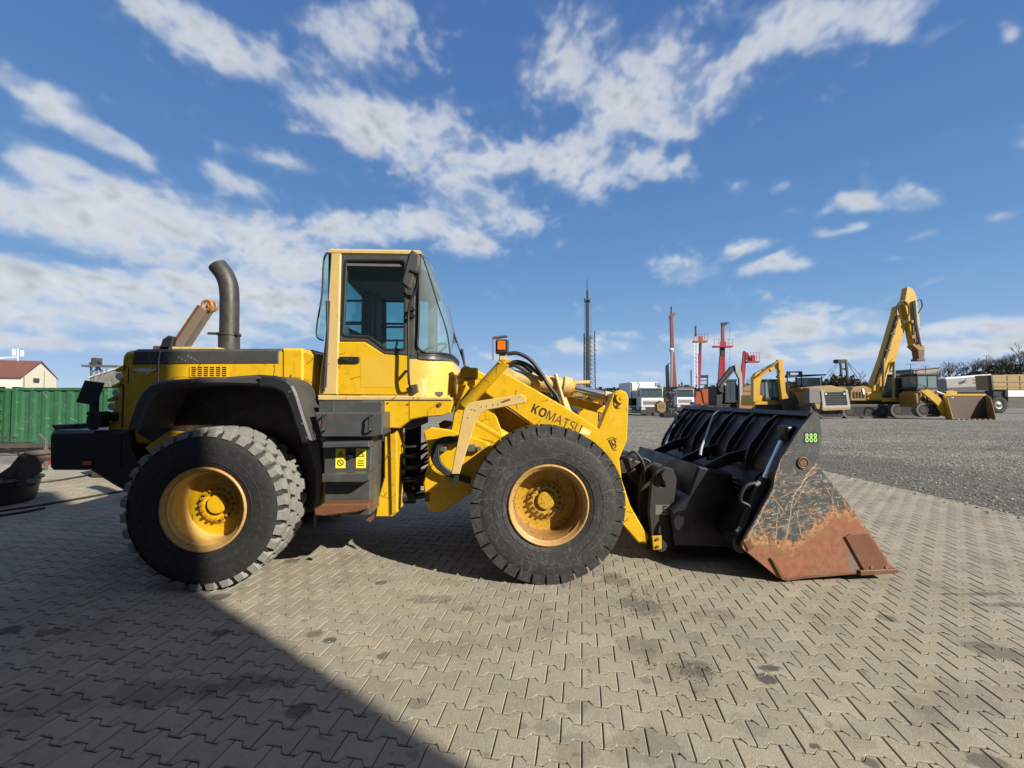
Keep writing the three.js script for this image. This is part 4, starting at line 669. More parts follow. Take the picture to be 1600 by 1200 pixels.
{
  // ---- bucket with tipping frame
  const B = T.sub('bucket'), c0 = .035, c1 = -2.42;
  const sideP = [[1270, 645.5], [1275, 643.5], [1279.5, 646], [1282, 656], [1285, 689], [1280, 712], [1274, 722], [1327, 788], [1360, 833], [1387, 876], [1399, 889.5], [1396, 893], [1354, 896], [1258, 902.5], [1228, 906.5], [1216, 903], [1160, 857], [1160, 849], [1208, 762], [1211, 740], [1219, 719], [1249, 671]];
  // black paint above, rust creeping up from the lip, scratches between
  const sp = T.poly(sideP, c0), xs = sp.map((p) => p[0]), ys = sp.map((p) => p[1]), bx0 = Math.min(...xs), bx1 = Math.max(...xs), by0 = Math.min(...ys), by1 = Math.max(...ys), S = Math.max(bx1 - bx0, by1 - by0) * 1.001, n = 1024;
  const pA = T.P(1160, 907, c0), pB = T.P(1400, 643, c0), toPx = (x, y) => [1160 + (x - pA.x) / (pB.x - pA.x) * 240, 907 + (y - pA.y) / (pB.y - pA.y) * -264];
  const R = rng(52), scr = new Float32Array(n * n);
  const line = (x0, y0, x1, y1, w, s, wob = .012) => { const L = Math.hypot(x1 - x0, y1 - y0) * 3; for (let q = 0; q <= L; q++) { const t = q / L, nz = smp(T8, t * .5 + x0 * .01, y0 * .013) * wob * 400, X = x0 + (x1 - x0) * t + nz * .4, Y = y0 + (y1 - y0) * t + nz; const p = T.P(X, Y, c0), i = (p.x - bx0) / S * n, j = (p.y - by0) / S * n, ww = w * (0.5 + R()); for (let oy = -4; oy <= 4; oy++) for (let ox = -4; ox <= 4; ox++) if (ox * ox + oy * oy <= ww * ww) { const a = Math.round(i + ox), b = Math.round(j + oy); if (a >= 0 && b >= 0 && a < n && b < n) scr[b * n + a] = Math.max(scr[b * n + a], s * (.6 + .4 * R())); } } };
  line(1275, 725, 1240, 775, 4.2, 1); line(1262, 752, 1240, 790, 2.5, .8); line(1205, 772, 1225, 800, 2.5, .9); line(1182, 812, 1200, 845, 2.5, .9); line(1215, 805, 1212, 850, 2.5, .9); line(1245, 800, 1252, 838, 2.2, .9); line(1300, 770, 1302, 800, 2.4, .9); line(1318, 780, 1326, 810, 2, .9); line(1240, 775, 1226, 860, 3, .8); line(1190, 790, 1240, 768, 2, .7); line(1235, 755, 1285, 748, 2, .6); line(1200, 810, 1300, 800, 1.6, .7); line(1216, 715, 1238, 705, 2, .8); line(1290, 760, 1310, 800, 2, .7); line(1300, 755, 1330, 800, 1.6, .7); line(1260, 745, 1275, 738, 3, .7); line(1180, 830, 1250, 815, 2, .8); line(1195, 780, 1205, 760, 2, .9); line(1222, 712, 1208, 760, 2, .9); line(1165, 848, 1210, 765, 3, .8);
  for (let k = 0; k < 620; k++) { const x = 1165 + 190 * R(), y = 735 + 130 * R() - (x - 1165) * .05, a = R() < .55 ? -.25 + .3 * (R() - .5) : R() * 3.14, l = 3 + 22 * R() * R() * R() + 2; line(x, y, x + Math.cos(a) * l, y + Math.sin(a) * l, 0.9 + 1.5 * R(), .35 + .65 * R()); }
  for (let k = 0; k < 220; k++) { const x = 1210 + 70 * R(), y = 660 + 90 * R(), a = R() * 3.14, l = 3 + 12 * R(); line(x, y, x + Math.cos(a) * l, y + Math.sin(a) * l, .5 + .5 * R(), .2 + .35 * R()); }
  const edgeY = (x) => x < 1235 ? 858 - 10 * Math.sin((x - 1160) / 24) : x < 1265 ? lerp(863, 838, (x - 1235) / 30) : x < 1300 ? lerp(838, 806, (x - 1265) / 35) : x < 1330 ? lerp(806, 812, (x - 1300) / 30) : lerp(812, 832, (x - 1330) / 30);
  const map = tex(n, (u, v, i, j) => {
    const [px, py] = toPx(bx0 + u * S, by0 + v * S), b = smp(T8, u, v), m = smp(T8, u * 3, v * 3), f = smp(T64, u * 3, v * 3), spike = .7 * smp(T8, u * 4 + b * .4, v * 1.6 + m * .1) + .5 * smp(T8, u * 7 + m * .1, v * 6);
    const d = (py - edgeY(px)) + 30 * m + 36 * spike + 8 * f + 14 * b, s = scr[j * n + i];
    let c = [.040 + .016 * m + .010 * f, .046 + .018 * m + .010 * f, .049 + .02 * m + .010 * f]; c = mix3(c, [.12, .125, .12], .75 * smooth(.05, .4, b + .5 * m + .2 * f));
    c = mix3(c, smp(T8, u * 2 + .3, v * 2) > .02 ? [.52, .27, .10] : smp(T64, u * 2, v * 2) > 0 ? [.52, .46, .36] : [.34, .17, .09], clamp(s * (.75 + .9 * m + .6 * f)));
    c = mix3(c, [.27, .11, .05], .8 * smooth(.30, .42, smp(T8, u * 1.5 + .6, v * 1.5 + .2) + .25 * f) * smooth(740, 790, py));
    const rustC = [.225 + .13 * m + .08 * f + .06 * b, .088 + .06 * m + .035 * f, .042 + .03 * m], flame = mix3([.60, .30, .07], [.40, .15, .045], smooth(-.2, .25, m + f * .5));
    c = mix3(c, flame, smooth(-16, -3, d) * (.35 + .65 * smooth(-.15, .3, spike + .4 * f))); c = mix3(c, rustC, smooth(-1, 6, d));
    const right = smooth(1330, 1322, px) ; if (d > 4 && px > 1318 && px < 1335 && py > 838) c = mix3(c, [.13, .12, .11], .5);
    return [c[0] * .95, c[1] * .95, c[2] * .95];
  }, { srgb: true }); map.repeat.set(1 / S, 1 / S); map.offset.set(-bx0 / S, -by0 / S);
  M.bucketSide = std('scratched black paint and rust', { map, roughness: .68, bumpMap: fineBump, bumpScale: .0012 });
  T.add('side_plate', extrude(sp, c0 - .03, c0, .003), M.bucketSide, B);
  T.add('side_plate', extrude(sp, c1, c1 + .03, .003), M.black, B);
  // shell
  const prof = T.poly([[1273, 647], [1251, 672], [1222, 719], [1214, 740], [1211, 763], [1164, 849], [1164, 856], [1219, 901], [1258, 899.5], [1354, 893], [1397, 889.5]], c0);
  function thick(line, t) { const off = line.map((p, i) => { const a = line[Math.max(0, i - 1)], b = line[Math.min(line.length - 1, i + 1)], dx = b[0] - a[0], dy = b[1] - a[1], l = Math.hypot(dx, dy); return [p[0] - dy / l * t, p[1] + dx / l * t]; }); return [...line, ...off.reverse()]; }
  T.add('shell', extrude(thick(prof, .025), c1 + .031, c0 - .031, 0), M.black, B);
  // back ribs
  const rib = T.poly([[1266, 650], [1250, 671], [1222, 716], [1213, 738], [1207, 752], [1205, 748], [1206, 726], [1214, 702], [1243, 664], [1257, 652]], c0);
  for (const c of [-.34, -.70, -1.06, -1.42, -1.78, -2.10]) T.add('back_rib', extrude(rib, c - .022, c, .003), M.black, B);
  T.add('top_edge', extrude(T.poly([[1262, 650], [1270, 643], [1276, 643.5], [1272, 652]], c0), c1 + .031, c0 - .031, .006), M.black, B);
  T.add('back_rail', extrude(T.poly([[1206, 748], [1214, 742], [1212, 762], [1200, 776], [1192, 772]], c0), c1 + .2, c0 - .2, .01), M.black, B);
  T.add('valve_pipe', [0, 1, 2].map((k) => { const a = T.P(1196 + k * 2, 762 + k * 8, c0); return rod([a.x - .02, a.y, -2.1], [a.x - .02, a.y, -.35], .011, .011, 8); }), M.steel, B);
  { const p = T.P(1254, 723, c0); T.add('side_pin', [norm(new THREE.TorusGeometry(.045, .009, 8, 28)).translate(p.x, p.y, c0 + .004), disc(p.x, p.y, c0 - .01, c0 + .012, .032, 20)], M.rust, B); }
  T.add('wear_plate', T.exg([[1321, 839], [1330, 834.5], [1356, 833], [1369, 851], [1386, 877], [1390, 890], [1354, 895], [1350, 891]], c0 + .014, .013, .003), M.bucketRust ??= M.rust, B);
  T.add('wear_strip', [T.exg([[1204, 872], [1208, 873], [1229, 907], [1222, 906]], c0 + .016, .015, .003), T.exg([[1162, 847], [1172, 844], [1179, 855], [1170, 862]], c0 + .01, .009, .003), T.exg([[1228, 903.5], [1258, 899], [1340, 893], [1341, 897], [1258, 904], [1229, 908]], c0 + .01, .009, .002)], M.rust, B);
  T.add('cutting_edge', extrude(T.poly([[1340, 890], [1397, 887], [1402, 890.5], [1396, 894], [1340, 897.5]], c0), c1, c0 + .03, .004), M.rust, B);
  for (const x of [1362, 1385]) { const p = T.P(x, x > 1370 ? 886 : 886, c0 + .016); T.add('edge_bolt', disc(p.x, p.y, c0, c0 + .02, .014, 10), M.steel, B); }
  { const p = T.P(1257.5, 690.8, c0 + .0016), g = letters('888', .076, .002); g.computeBoundingBox(); g.scale(.112 / g.boundingBox.max.x, 1, 1).translate(p.x, p.y, p.z); T.add('fleet_number', g, std('pale green paint', { color: C(.30, .55, .16), roughness: .7 }), B); T.add('number_patch', T.exg([[1255.5, 675.5], [1278, 675.5], [1279.5, 692], [1256.5, 692.5]], c0 + .0012, .002, 0), M.plastic, B); }
  // tipping cylinders at both ends
  for (const c of [-.10, -2.28]) {
    const q = (x, y) => { const p = T.P(x, y, -.10); return [p.x, p.y, c]; };
    const cy = T.sub('tip_cylinder', B);
    mesh('barrel', [rod(q(1196, 748), q(1152, 842), .052, .052, 16)], M.black, cy); mesh('rod_head', [rod(q(1229, 676), q(1222, 690), .05, .05, 14), box(q(1220, 690)[0], q(1220, 690)[1], c - .07, q(1240, 664)[0], q(1240, 664)[1], c + .07, .03)], M.black, cy); mesh('barrel_pivot', [rod([...q(1150, 846).slice(0, 2), c - .08], [...q(1150, 846).slice(0, 2), c + .08], .075, .075, 16)], M.black, cy);
    mesh('tip_rod', rod(q(1224, 686), q(1195, 750), .032, .032, 16), M.chrome, cy);
    mesh('tip_hose', [hose([q(1178, 752), q(1160, 758), q(1152, 780), q(1166, 790), q(1160, 815), q(1148, 835)].map((p) => [p[0], p[1], c + .05]), .016, 30, 7)], M.rubber, cy);
    mesh('hose_collar', [rod([...q(1181, 752).slice(0, 2), c + .05], [...q(1174, 756).slice(0, 2), c + .05], .022), rod([...q(1146, 828).slice(0, 2), c + .05], [...q(1152, 822).slice(0, 2), c + .05], .02)], M.steel, cy);
  }
  // coupler frame between boom and bucket
  const K = T.sub('coupler');
  const kp = [[1019, 852], [1014, 800], [1018, 752], [1026, 736], [1038, 729], [1052, 733], [1058, 750], [1055, 775], [1051, 800], [1054, 850], [1040, 860]];
  for (const c of [-.50, -.78, -1.60, -1.88]) mesh('coupler_plate', extrude(T.poly(kp, -.50), c - .05, c, .008, c === -.50 ? [ringPts(...(() => { const p = T.P(1036, 759, -.5); return [p.x, p.y, .02, 12]; })())] : []), M.coupler ??= plain('sooty steel', .030, .027, .025, .7, { bumpMap: fineBump, bumpScale: .001 }), K);
  { const p = T.P(1040, 742, -.5), q = T.P(1030, 850, -.5); mesh('coupler_pin', [rod([p.x, p.y, -1.95], [p.x, p.y, -.44], .06, .06, 20), rod([q.x, q.y, -1.95], [q.x, q.y, -.44], .055, .055, 20)], M.coupler, K); mesh('pin_keeper', T.exg([[1019, 838], [1034, 837], [1034, 858], [1021, 860]], -.43, .02, .004), M.yellowWorn, K); mesh('keeper_bolt', [[1027, 842], [1027, 854]].map(([x, y]) => { const z = T.P(x, y, -.43); return disc(z.x, z.y, -.44, -.415, .014, 10); }), M.rust, K); }
  mesh('coupler_sticker', T.bx(1024, 789, 1047, 804, -.497, .004, 0), M.steel, K);
  { const p = T.P(1034, 802.5, -.4965), g = letters('E', .078, .0015).translate(p.x, p.y, p.z); mesh('sticker_letter', g, M.ink, K); }
  mesh('coupler_beam', [extrude(T.poly([[1058, 790], [1110, 808], [1122, 822], [1108, 828], [1056, 812]], -.55), -1.9, -.6, .01)], M.coupler, K);
  mesh('frame_back', [extrude(T.poly([[1096, 730], [1150, 742], [1164, 852], [1150, 862], [1060, 858], [1052, 800], [1080, 776]], -.36), -2.05, -.42, .02)], M.black, K);
  for (const c of [-.50, -1.0, -1.75]) mesh('frame_hook', extrude(T.poly([[1104, 744], [1110, 732], [1150, 712], [1196, 700], [1200, 716], [1152, 730], [1122, 742], [1112, 752]], -.36), c - .03, c, .006), M.black, K);
  // rusty linkage in front of the boom ends
  mesh('tilt_linkage', [bar(T.P(972, 722, -1.17), T.P(1040, 745, -1.17), .16, .22, .03), bar(T.P(985, 735, -.95), T.P(1018, 772, -.95), .10, .06, .01), bar(T.P(985, 735, -1.4), T.P(1018, 772, -1.4), .10, .06, .01), rod(T.P(975, 726, -.85), T.P(975, 726, -.85).setZ(-1.5), .09, .09, 18)], M.linkRust ??= painted('rusty dark steel', paintMap([.05, .03, .024], { rust: .25, grime: .2, seed: 33, metres: .6, rustC: [.09, .034, .02] }), .85), K);
  mesh('linkage_hose', [hose([T.P(975, 716, -.8), T.P(990, 706, -.78), T.P(1003, 720, -.76), T.P(1008, 745, -.76), T.P(1000, 770, -.8)], .016, 26, 7), hose([T.P(980, 730, -.9), T.P(996, 716, -.9), T.P(1015, 722, -.9), T.P(1020, 740, -.9)], .016, 26, 7)], M.rubber, K);
  mesh('valve_block', [T.bx(1011, 722, 1022, 734, -.95, .12, .01)], M.plasticGrey, K);
  mesh('red_cap', (() => { const a = T.P(1013, 740, -.9); return rod(a, a.clone().add(new THREE.Vector3(.03, -.04, 0)), .03, .03, 12); })(), plain('red plastic', .45, .05, .05, .5), K);
  mesh('bucket_hose', [hose([T.P(1094, 712, -.62), T.P(1096, 700, -.75), T.P(1104, 680, -1.1), T.P(1110, 662, -1.3), T.P(1116, 648, -1.4), T.P(1126, 642, -1.4), T.P(1136, 647, -1.35)], .014, 36, 8)], std('grey hose', { color: C(.30, .30, .30), roughness: .5 }), K);
}
// ------------------------------------------------------------------ behind the loader's tail: container, scrap, houses
M.green = painted('worn green paint', paintMap([0.05, 0.185, 0.085], { rust: 0.02, grime: 0.18, fade: 0.12, scratch: 50, seed: 41, metres: 2.2, rustC: [.42, .46, .36], size: 512 }), .6);
M.greenDark = painted('green door paint', paintMap([0.03, 0.15, 0.06], { rust: 0.04, grime: .25, fade: .12, scratch: 40, seed: 42, metres: 2 }), .6);
M.scrap = painted('scrap steel', paintMap([.09, .075, .06], { rust: .3, grime: .3, seed: 43, metres: .7, rustC: [.10, .05, .03] }), .85);
M.brownSheet = painted('brown scrap sheet', paintMap([.16, .11, .075], { rust: .2, grime: .3, seed: 44, metres: .8, rustC: [.09, .05, .03] }), .9);
{
  const t = new Thing('shipping_container', 'green corrugated steel container with scuffed paint behind the scrap heap', 'container', { at: (() => { const p = groundAt(95, 693); p.z = -14.2; p.x = (95 - 800) / F * 14.2; p.y = slopeY(14.2) - .03; return p; })() });
  const a = t.P(23, 606, 0), b = t.P(167, 606, 0), y1 = t.P(23, 605.5, 0).y, y0 = .12, w = b.x - a.x;
  const n = 7, pts = []; for (let i = 0; i < n; i++) { const x = a.x + .1 + (w - .2) * i / n, s = (w - .2) / n; pts.push([x, 0], [x + s * .30, 0], [x + s * .5, -.03], [x + s * .80, -.03]); } pts.push([b.x - .1, 0]);
  const shp = [...pts, ...pts.slice().reverse().map(([x, z]) => [x, z - .012])].map(([x, z]) => [x, -z]);
  t.add('side_panel', extrude(shp, 0, y1 - y0 - .12, 0).rotateX(-Math.PI / 2).translate(0, y0 + .05, -.02), M.green);
  for (const x of [a.x - .08, b.x - .1]) t.add('corner_post', box(x, .02, -.14, x + .17, y1, .01, .01), M.green);
  t.add('top_rail', box(a.x + .09, y1 - .10, -.12, b.x - .1, y1 - .005, .004, .008), M.green);
  t.add('bottom_rail', box(a.x + .09, .02, -.12, b.x - .1, y0 + .06, .004, .008), M.green);
  t.add('roof', box(a.x - .05, y1 - .05, -2.4, b.x + .05, y1 - .01, -.13, 0), M.green);
  t.add('end_panel', box(b.x - .02, .05, -2.4, b.x + .05, y1 - .06, -.14, 0), M.green);
  for (let k = 0; k < 9; k++) t.add('corner_casting', box((k % 2 ? a.x - .09 : b.x - .11), k < 2 ? 0 : y1 - .02, -.15, (k % 2 ? a.x + .10 : b.x + .08), k < 2 ? .1 : y1 + .02, .02, .008), M.greenDark);
  // neighbouring container end with ribbed doors
  const d = new Thing('shipping_container', 'dark green container with ribbed doors beside the corrugated one', 'container', { at: [t.g.position.x, t.g.position.y, t.g.position.z] });
  const x1 = d.P(10.5, 606, 0).x, x0 = x1 - 2.4;
  d.add('frame', [box(x1 - .08, .02, -.1, x1, y1 - .02, 0, .01), box(x0, .02, -.1, x0 + .08, y1 - .02, 0, .01), box(x0 + .08, y1 - .12, -.1, x1 - .08, y1 - .02, -.002, .01)], M.greenDark);
  for (const q of [0, 1]) { const u0 = x0 + .09 + q * 1.115, dr = d.add('door', box(u0, .06, -.08, u0 + 1.1, y1 - .13, -.05, 0), M.greenDark); for (let k = 0; k < 5; k++) d.add('door_rib', box(u0 + .08, .14 + k * .34, -.052, u0 + 1.02, .34 + k * .34, -.015, .02), M.greenDark, dr); d.add('lock_bar', rod([u0 + (q ? .15 : .95), .06, 0], [u0 + (q ? .15 : .95), y1 - .13, 0], .018), M.greenDark, dr); }
  d.add('body', box(x0 + .005, .03, -2.6, x1 - .005, y1 - .03, -.11, 0), M.greenDark);
}
{ // scrap: tub with brown sheet, bars, red canister
  const g0 = groundAt(10, 786), t = new Thing('rubber_tub', 'low black tub standing on the paving beside the scrap', 'tub', { at: g0 });
  const c = t.P(-12, 770, 0), top = t.P(-12, 750, 0).y, rr = Math.abs(t.P(42, 760, 0).x - c.x);
  t.g.position.x += c.x;
  t.add('tub_wall', lathe([[rr * .82, .004], [rr * .86, .05], [rr * .95, top - .02], [rr * 1.02, top - .015], [rr * 1.02, top + .01], [rr * .93, top], [rr * .78, .02], [.001, .02]], 'y', 40), M.plastic);
  const s = new Thing('scrap_bucket', 'bent brown scrap bucket lying in the black tub', 'scrap', { at: [g0.x + c.x, 0, g0.z] });
  const P = (x, y, q) => { const p = rayOf(x, y); const D = -g0.z - q, k = D / -p.z; return [p.x * k - (g0.x + c.x), EYE + p.y * k]; };
  const outl = (pts, q) => pts.map(([x, y]) => P(x, y, q));
  s.add('curved_sheet', extrude(outl([[-20, 750], [10, 730], [25, 712], [36, 706], [44, 712], [30, 726], [18, 742], [8, 754]], .05), -.30, .02, .01), M.brownSheet);
  s.add('cheek_plate', extrude(outl([[22, 748], [26, 728], [38, 710], [50, 712], [58, 724], [60, 737], [50, 745], [44, 740], [34, 752]], .1), .04, .06, .004), M.brownSheet);
  s.add('lip', extrude(outl([[44, 708], [64, 716], [60, 722], [50, 716]], -.1), -.3, .05, .006), M.brownSheet);
  s.add('rubble', [0, 1, 2, 3, 4, 5].map((k) => norm(new THREE.DodecahedronGeometry(.09 + .02 * (k % 3))).scale(1, .6, 1).translate(-.1 + .12 * k, top - .04, .1 - .05 * (k % 3))), M.scrap);
  const R = rng(61);
  for (let k = 0; k < 16; k++) { // loose bars and angle iron in front of the container
    const x = -13.2 - 3.2 * R(), z = -11.6 - 1.6 * R(), a = -.5 + R(), l = 1.2 + 1.6 * R(), y = .03 + .5 * R() * R();
    const b = new Thing('scrap_bar', 'rusty scrap bar in the heap before the green container', 'scrap bar', { at: [x, slopeY(-z) - .02, z], group: 'scrap heap before the container' });
    b.add('bar', [bar([-l / 2 * Math.cos(a), .03 + y, l / 2 * Math.sin(a)], [l / 2 * Math.cos(a), .03 + y * (.3 + R()), -l / 2 * Math.sin(a)], .05 + .05 * R(), .05, .004)], k % 3 ? M.scrap : M.black);
  }
  const cg = groundAt(65, 727), can = new Thing('red_canister', 'small red plastic canister on the ground by the scrap', 'canister', { at: [cg.x, -.01, cg.z] });
  can.add('body', box(-.13, 0, -.09, .13, .13, .09, .03), plain('red canister plastic', .5, .02, .05, .45)); can.add('spout', [rod([.08, .12, 0], [.12, .17, 0], .02), bar([-.08, .135, 0], [.04, .135, 0], .02, .02)], M.plastic);
  const pg = groundAt(70, 735), pv = new Thing('galvanised_post', 'bent galvanised post leaning behind the counterweight', 'post', { at: pg });
  pv.add('post', [bar(pv.P(72, 735, 0), pv.P(71, 688, 0), .05, .05, .004), bar(pv.P(71, 688, 0), pv.P(61, 678, 0), .04, .04, .004)], M.steel);
  for (const [pts, l] of [[[[-40, 806], [30, 796], [100, 785], [190, 769], [260, 758]], 'long black cable lying across the paving behind the loader'], [[[-30, 811], [30, 803], [70, 795.5]], 'short end of black cable on the paving by the tub'], [[[42, 757], [90, 752], [150, 742], [200, 736]], 'thin black cable on the sunlit paving beyond the counterweight']]) {
    const q = pts.map(([x, y]) => groundAt(x, y)), c2 = new Thing('ground_cable', l, 'cable', { at: [q[0].x, 0, q[0].z] });
    c2.add('cable', hose(q.map((p) => [p.x - q[0].x, .018, p.z - q[0].z]), .016, 50, 7), M.rubber);
  }
}
{ // jib arm raised behind the hood
  const t = new Thing('crane_jib', 'raised brown crane jib showing above the loader hood', 'crane', { at: [-7.3, 0, -9.0] });
  t.add('arm', [t.exg([[262, 552], [312, 478], [322, 484], [278, 552]], 0, .24, .01)], M.jib ??= painted('pale brown paint', paintMap([.30, .22, .16], { rust: .12, grime: .3, seed: 46, metres: 1 }), .7));
  t.add('arm_edge', t.exg([[258, 550], [308, 476], [312, 478], [264, 551]], -.004, .24, .006), M.rust);
  { const p = t.P(321, 476, 0); t.add('head_ring', [norm(new THREE.TorusGeometry(.10, .035, 8, 22)).translate(p.x, p.y, -.05), norm(new THREE.TorusGeometry(.10, .035, 8, 22)).translate(p.x, p.y, -.2)], painted('orange paint', paintMap([.5, .2, .04], { rust: .15, seed: 47, metres: .6 }), .6)); }
  t.add('strut', [rod(t.P(285, 545, -.05), t.P(314, 500, -.05), .03)], M.steel);
  { const q = t.P(262, 548, 0); t.add('slewing_column', [box(q.x - .25, .6, -.5, q.x + .35, q.y + .1, .1, .03), box(q.x - .9, 0, -1.2, q.x + 1.3, .62, .7, .05)], M.scrap); }
  t.add('work_lamp', t.exg([[247, 548], [253, 530], [262, 524], [271, 527], [268, 540], [262, 548]], .1, .2, .02), M.plastic);
}
{ // white house with brown roof
  const t = new Thing('house', 'white gabled house with red brown roof beyond the green container', 'house', { at: [-68.4, slopeY(58) - .05, -58], turn: .38 });
  const W = 7.5, L = 22, eave = 5.3, ridge = 7.6, wallM = plain('cream render', .95, .90, .72, .8), roofM = painted('red brown roof tiles', paintMap([.20, .075, .05], { rust: .2, grime: .3, seed: 48, metres: 3, rustC: [.12, .05, .04] }), .9);
  t.add('wall', [extrude([[0, 0], [W, 0], [W, eave], [W / 2, ridge - .15], [0, eave]], 0, L, 0).rotateY(Math.PI / 2).translate(-L, 0, 0)], wallM);
  t.add('roof', extrude([[-.3, eave - .2], [W / 2, ridge], [W + .15, eave - .1], [W + .15, eave + .04], [W / 2, ridge + .2], [-.3, eave - .04]], 0, L + .5, 0).rotateY(Math.PI / 2).translate(-L - .4, 0, 0), roofM);
  t.add('gable_lamp', [box(.02, 4.6, -3.4, .12, 5.2, -2.2, .03)], M.plasticGrey);
  t.add('downpipe', [rod([.08, 0, -.3], [.08, eave, -.3], .06), rod([.08, 0, -4.5], [.08, 6.4, -4.5], .04)], M.steel);
  for (let k = 0; k < 4; k++) { t.add('window', box(-3 - 5 * k, 2.6, -.02, -1.6 - 5 * k, 3.9, .03, 0), M.black); }
  t.add('antenna', [rod([-2.5, ridge, -W / 2], [-2.5, ridge + 1.9, -W / 2], .06), box(-3.1, ridge + .9, -W / 2 - .15, -2.75, ridge + 1.8, -W / 2 + .1, .04), box(-2.2, ridge + .8, -W / 2 - .15, -1.9, ridge + 1.7, -W / 2 + .1, .04), bar([-7, ridge + .1, -W / 2 + .5], [-2.5, ridge + .7, -W / 2], .12, .1)], M.white);
}
{ // grain store and conveyor
  const t = new Thing('grain_store', 'grey corrugated grain store with pale pitched roof behind the container', 'building', { at: [-66, slopeY(70), -70] });
  const p = (x, y, c) => { const v = t.P(x, y, c); return [v.x, v.y]; };
  t.add('wall', extrude([p(143, 640, 0), p(143, 590, 0), p(188, 576, 0), p(235, 590, 0), p(235, 640, 0)], -14, 0, 0), plain('grey sheet wall', .33, .34, .34, .7));
  t.add('roof_slope', extrude([p(141, 590.5, 0), p(188, 575.3, 0), p(188, 573.8, 0), p(140, 589.2, 0)], -14.3, .3, .02), M.white); t.add('roof_slope', extrude([p(188, 575.3, 0), p(237, 590.5, 0), p(238, 589.2, 0), p(188, 573.8, 0)], -14.3, .3, .02), M.white);
  for (let k = 0; k < 12; k++) { const x = 146 + k * 7.5; t.add('wall_rib', t.bx(x, k < 6 ? 591 - k * 2.2 : 592 - (12 - k) * 2.2, x + 1, 640, .06, .055, 0), plain('grey sheet rib', .30, .31, .31, .7)); }
  const c = new Thing('conveyor_tower', 'steel lattice conveyor tower beside the grain store', 'tower', { at: [-71, slopeY(76), -76] });
  c.add('leg', [[141, 588], [149.5, 588]].flatMap(([x]) => [bar(c.P(x + 1.5, 640, 0), c.P(x + 1.5, 570, 0), .25, .25), bar(c.P(x + 1.5, 640, -1.2), c.P(x + 1.5, 570, -1.2), .25, .25)]), M.steel);
  c.add('platform', [bar(c.P(133, 572, 0), c.P(190, 572.5, 0), .35, 1.4, 0), bar(c.P(152, 573, 0), c.P(160, 582, 0), .3, .3), bar(c.P(141, 586, 0), c.P(150, 576, 0), .12, .12)], M.steel);
  c.add('drive_head', [c.bx(142, 559, 150, 570, 0, 1.2, .05), c.bx(150, 563, 155, 566, 0, .5, 0), c.bx(139, 566, 143, 570, 0, .5, 0)], M.plasticGrey);
}
// ------------------------------------------------------------------ machines across the yard
M.bgYellow = painted('dusty yellow paint', paintMap([.80, .46, .03], { rust: .2, grime: .38, fade: .05, seed: 51, metres: 3 }), .7);
M.bgYellowDark = painted('dirty yellow paint', paintMap([.40, .23, .05], { rust: .22, grime: .45, fade: .05, seed: 52, metres: 2.5 }), .8);
M.bgTan = painted('tan dusty paint', paintMap([.46, .31, .12], { rust: .18, grime: .5, fade: .05, seed: 53, metres: 3 }), .8);
M.red = painted('red paint', paintMap([.42, .035, .055], { rust: .05, grime: .15, fade: .1, seed: 54, metres: 3 }), .5);
M.redRust = painted('faded red paint', paintMap([.30, .06, .045], { rust: .14, grime: .25, fade: .1, seed: 55, metres: 3 }), .7);
M.mud = painted('dried mud on steel', paintMap([.11, .09, .07], { rust: .1, grime: .4, fade: .1, seed: 56, metres: 1.5 }), .95);
M.darkGlass = phy('dark cab glass', { color: C(.05, .07, .075), roughness: .06 });
M.paleGlass = phy('pale cab glass', { color: C(.13, .19, .19), roughness: .08 });
const yard = (name, label, cat, px, py, group) => new Thing(name, label, cat, { at: groundAt(px, py), group });
function trackOn(t, x0, y0, x1, y1, c, thick, name = 'track') {
  const a = t.P(x0, y0, c), b = t.P(x1, y1, c), r = (a.y - b.y) / 2, cy = (a.y + b.y) / 2, L = a.x + r, Rr = b.x - r;
  const pts = [...ringPts(Rr, cy, r, 9, -Math.PI / 2, Math.PI / 2), ...ringPts(L, cy, r, 9, Math.PI / 2, Math.PI * 1.5)];
  const tr = t.sub(name); const inn = [...ringPts(Rr, cy, r * .72, 9, -Math.PI / 2, Math.PI / 2), ...ringPts(L, cy, r * .72, 9, Math.PI / 2, Math.PI * 1.5)];
  mesh('track_belt', extrude(pts, c - thick, c, .01, [inn]), M.mud, tr); mesh('track_frame', extrude(inn.map(([x, y]) => [x, cy + (y - cy) * .92]), c - thick + .05, c - .05, .01), M.black, tr);
  const shoes = []; const per = 2 * (Rr - L) + 2 * Math.PI * r, n = Math.round(per / .19);
  for (let i = 0; i < n; i++) { let s = i / n * per, p, ang; if (s < Rr - L) { p = [L + s, cy - r]; ang = 0; } else if ((s -= Rr - L) < Math.PI * r) { const q = -Math.PI / 2 + s / r; p = [Rr + r * Math.cos(q), cy + r * Math.sin(q)]; ang = q + Math.PI / 2; } else if ((s -= Math.PI * r) < Rr - L) { p = [Rr - s, cy + r]; ang = 0; } else { s -= Rr - L; const q = Math.PI / 2 + s / r; p = [L + r * Math.cos(q), cy + r * Math.sin(q)]; ang = q + Math.PI / 2; } shoes.push(norm(new THREE.BoxGeometry(.15, .045, thick + .04)).rotateZ(ang).translate(p[0], p[1], c - thick / 2)); }
  setting(mesh('track_shoe', shoes, M.mudPale ??= painted('worn track steel', paintMap([.24, .21, .17], { rust: .1, grime: .4, seed: 57, metres: 1 }), .8), tr), 'stuff');
  const nr = Math.max(3, Math.round((Rr - L) / .55)); for (let i = 0; i <= nr; i++) mesh('roller', disc(L + (Rr - L) * i / nr, i === 0 || i === nr ? cy : cy - r * .48, c - .2, c - .03, r * (i === 0 || i === nr ? .5 : .2), 14), M.trackDark ??= plain('greasy steel', .05, .045, .04, .8), tr);
}
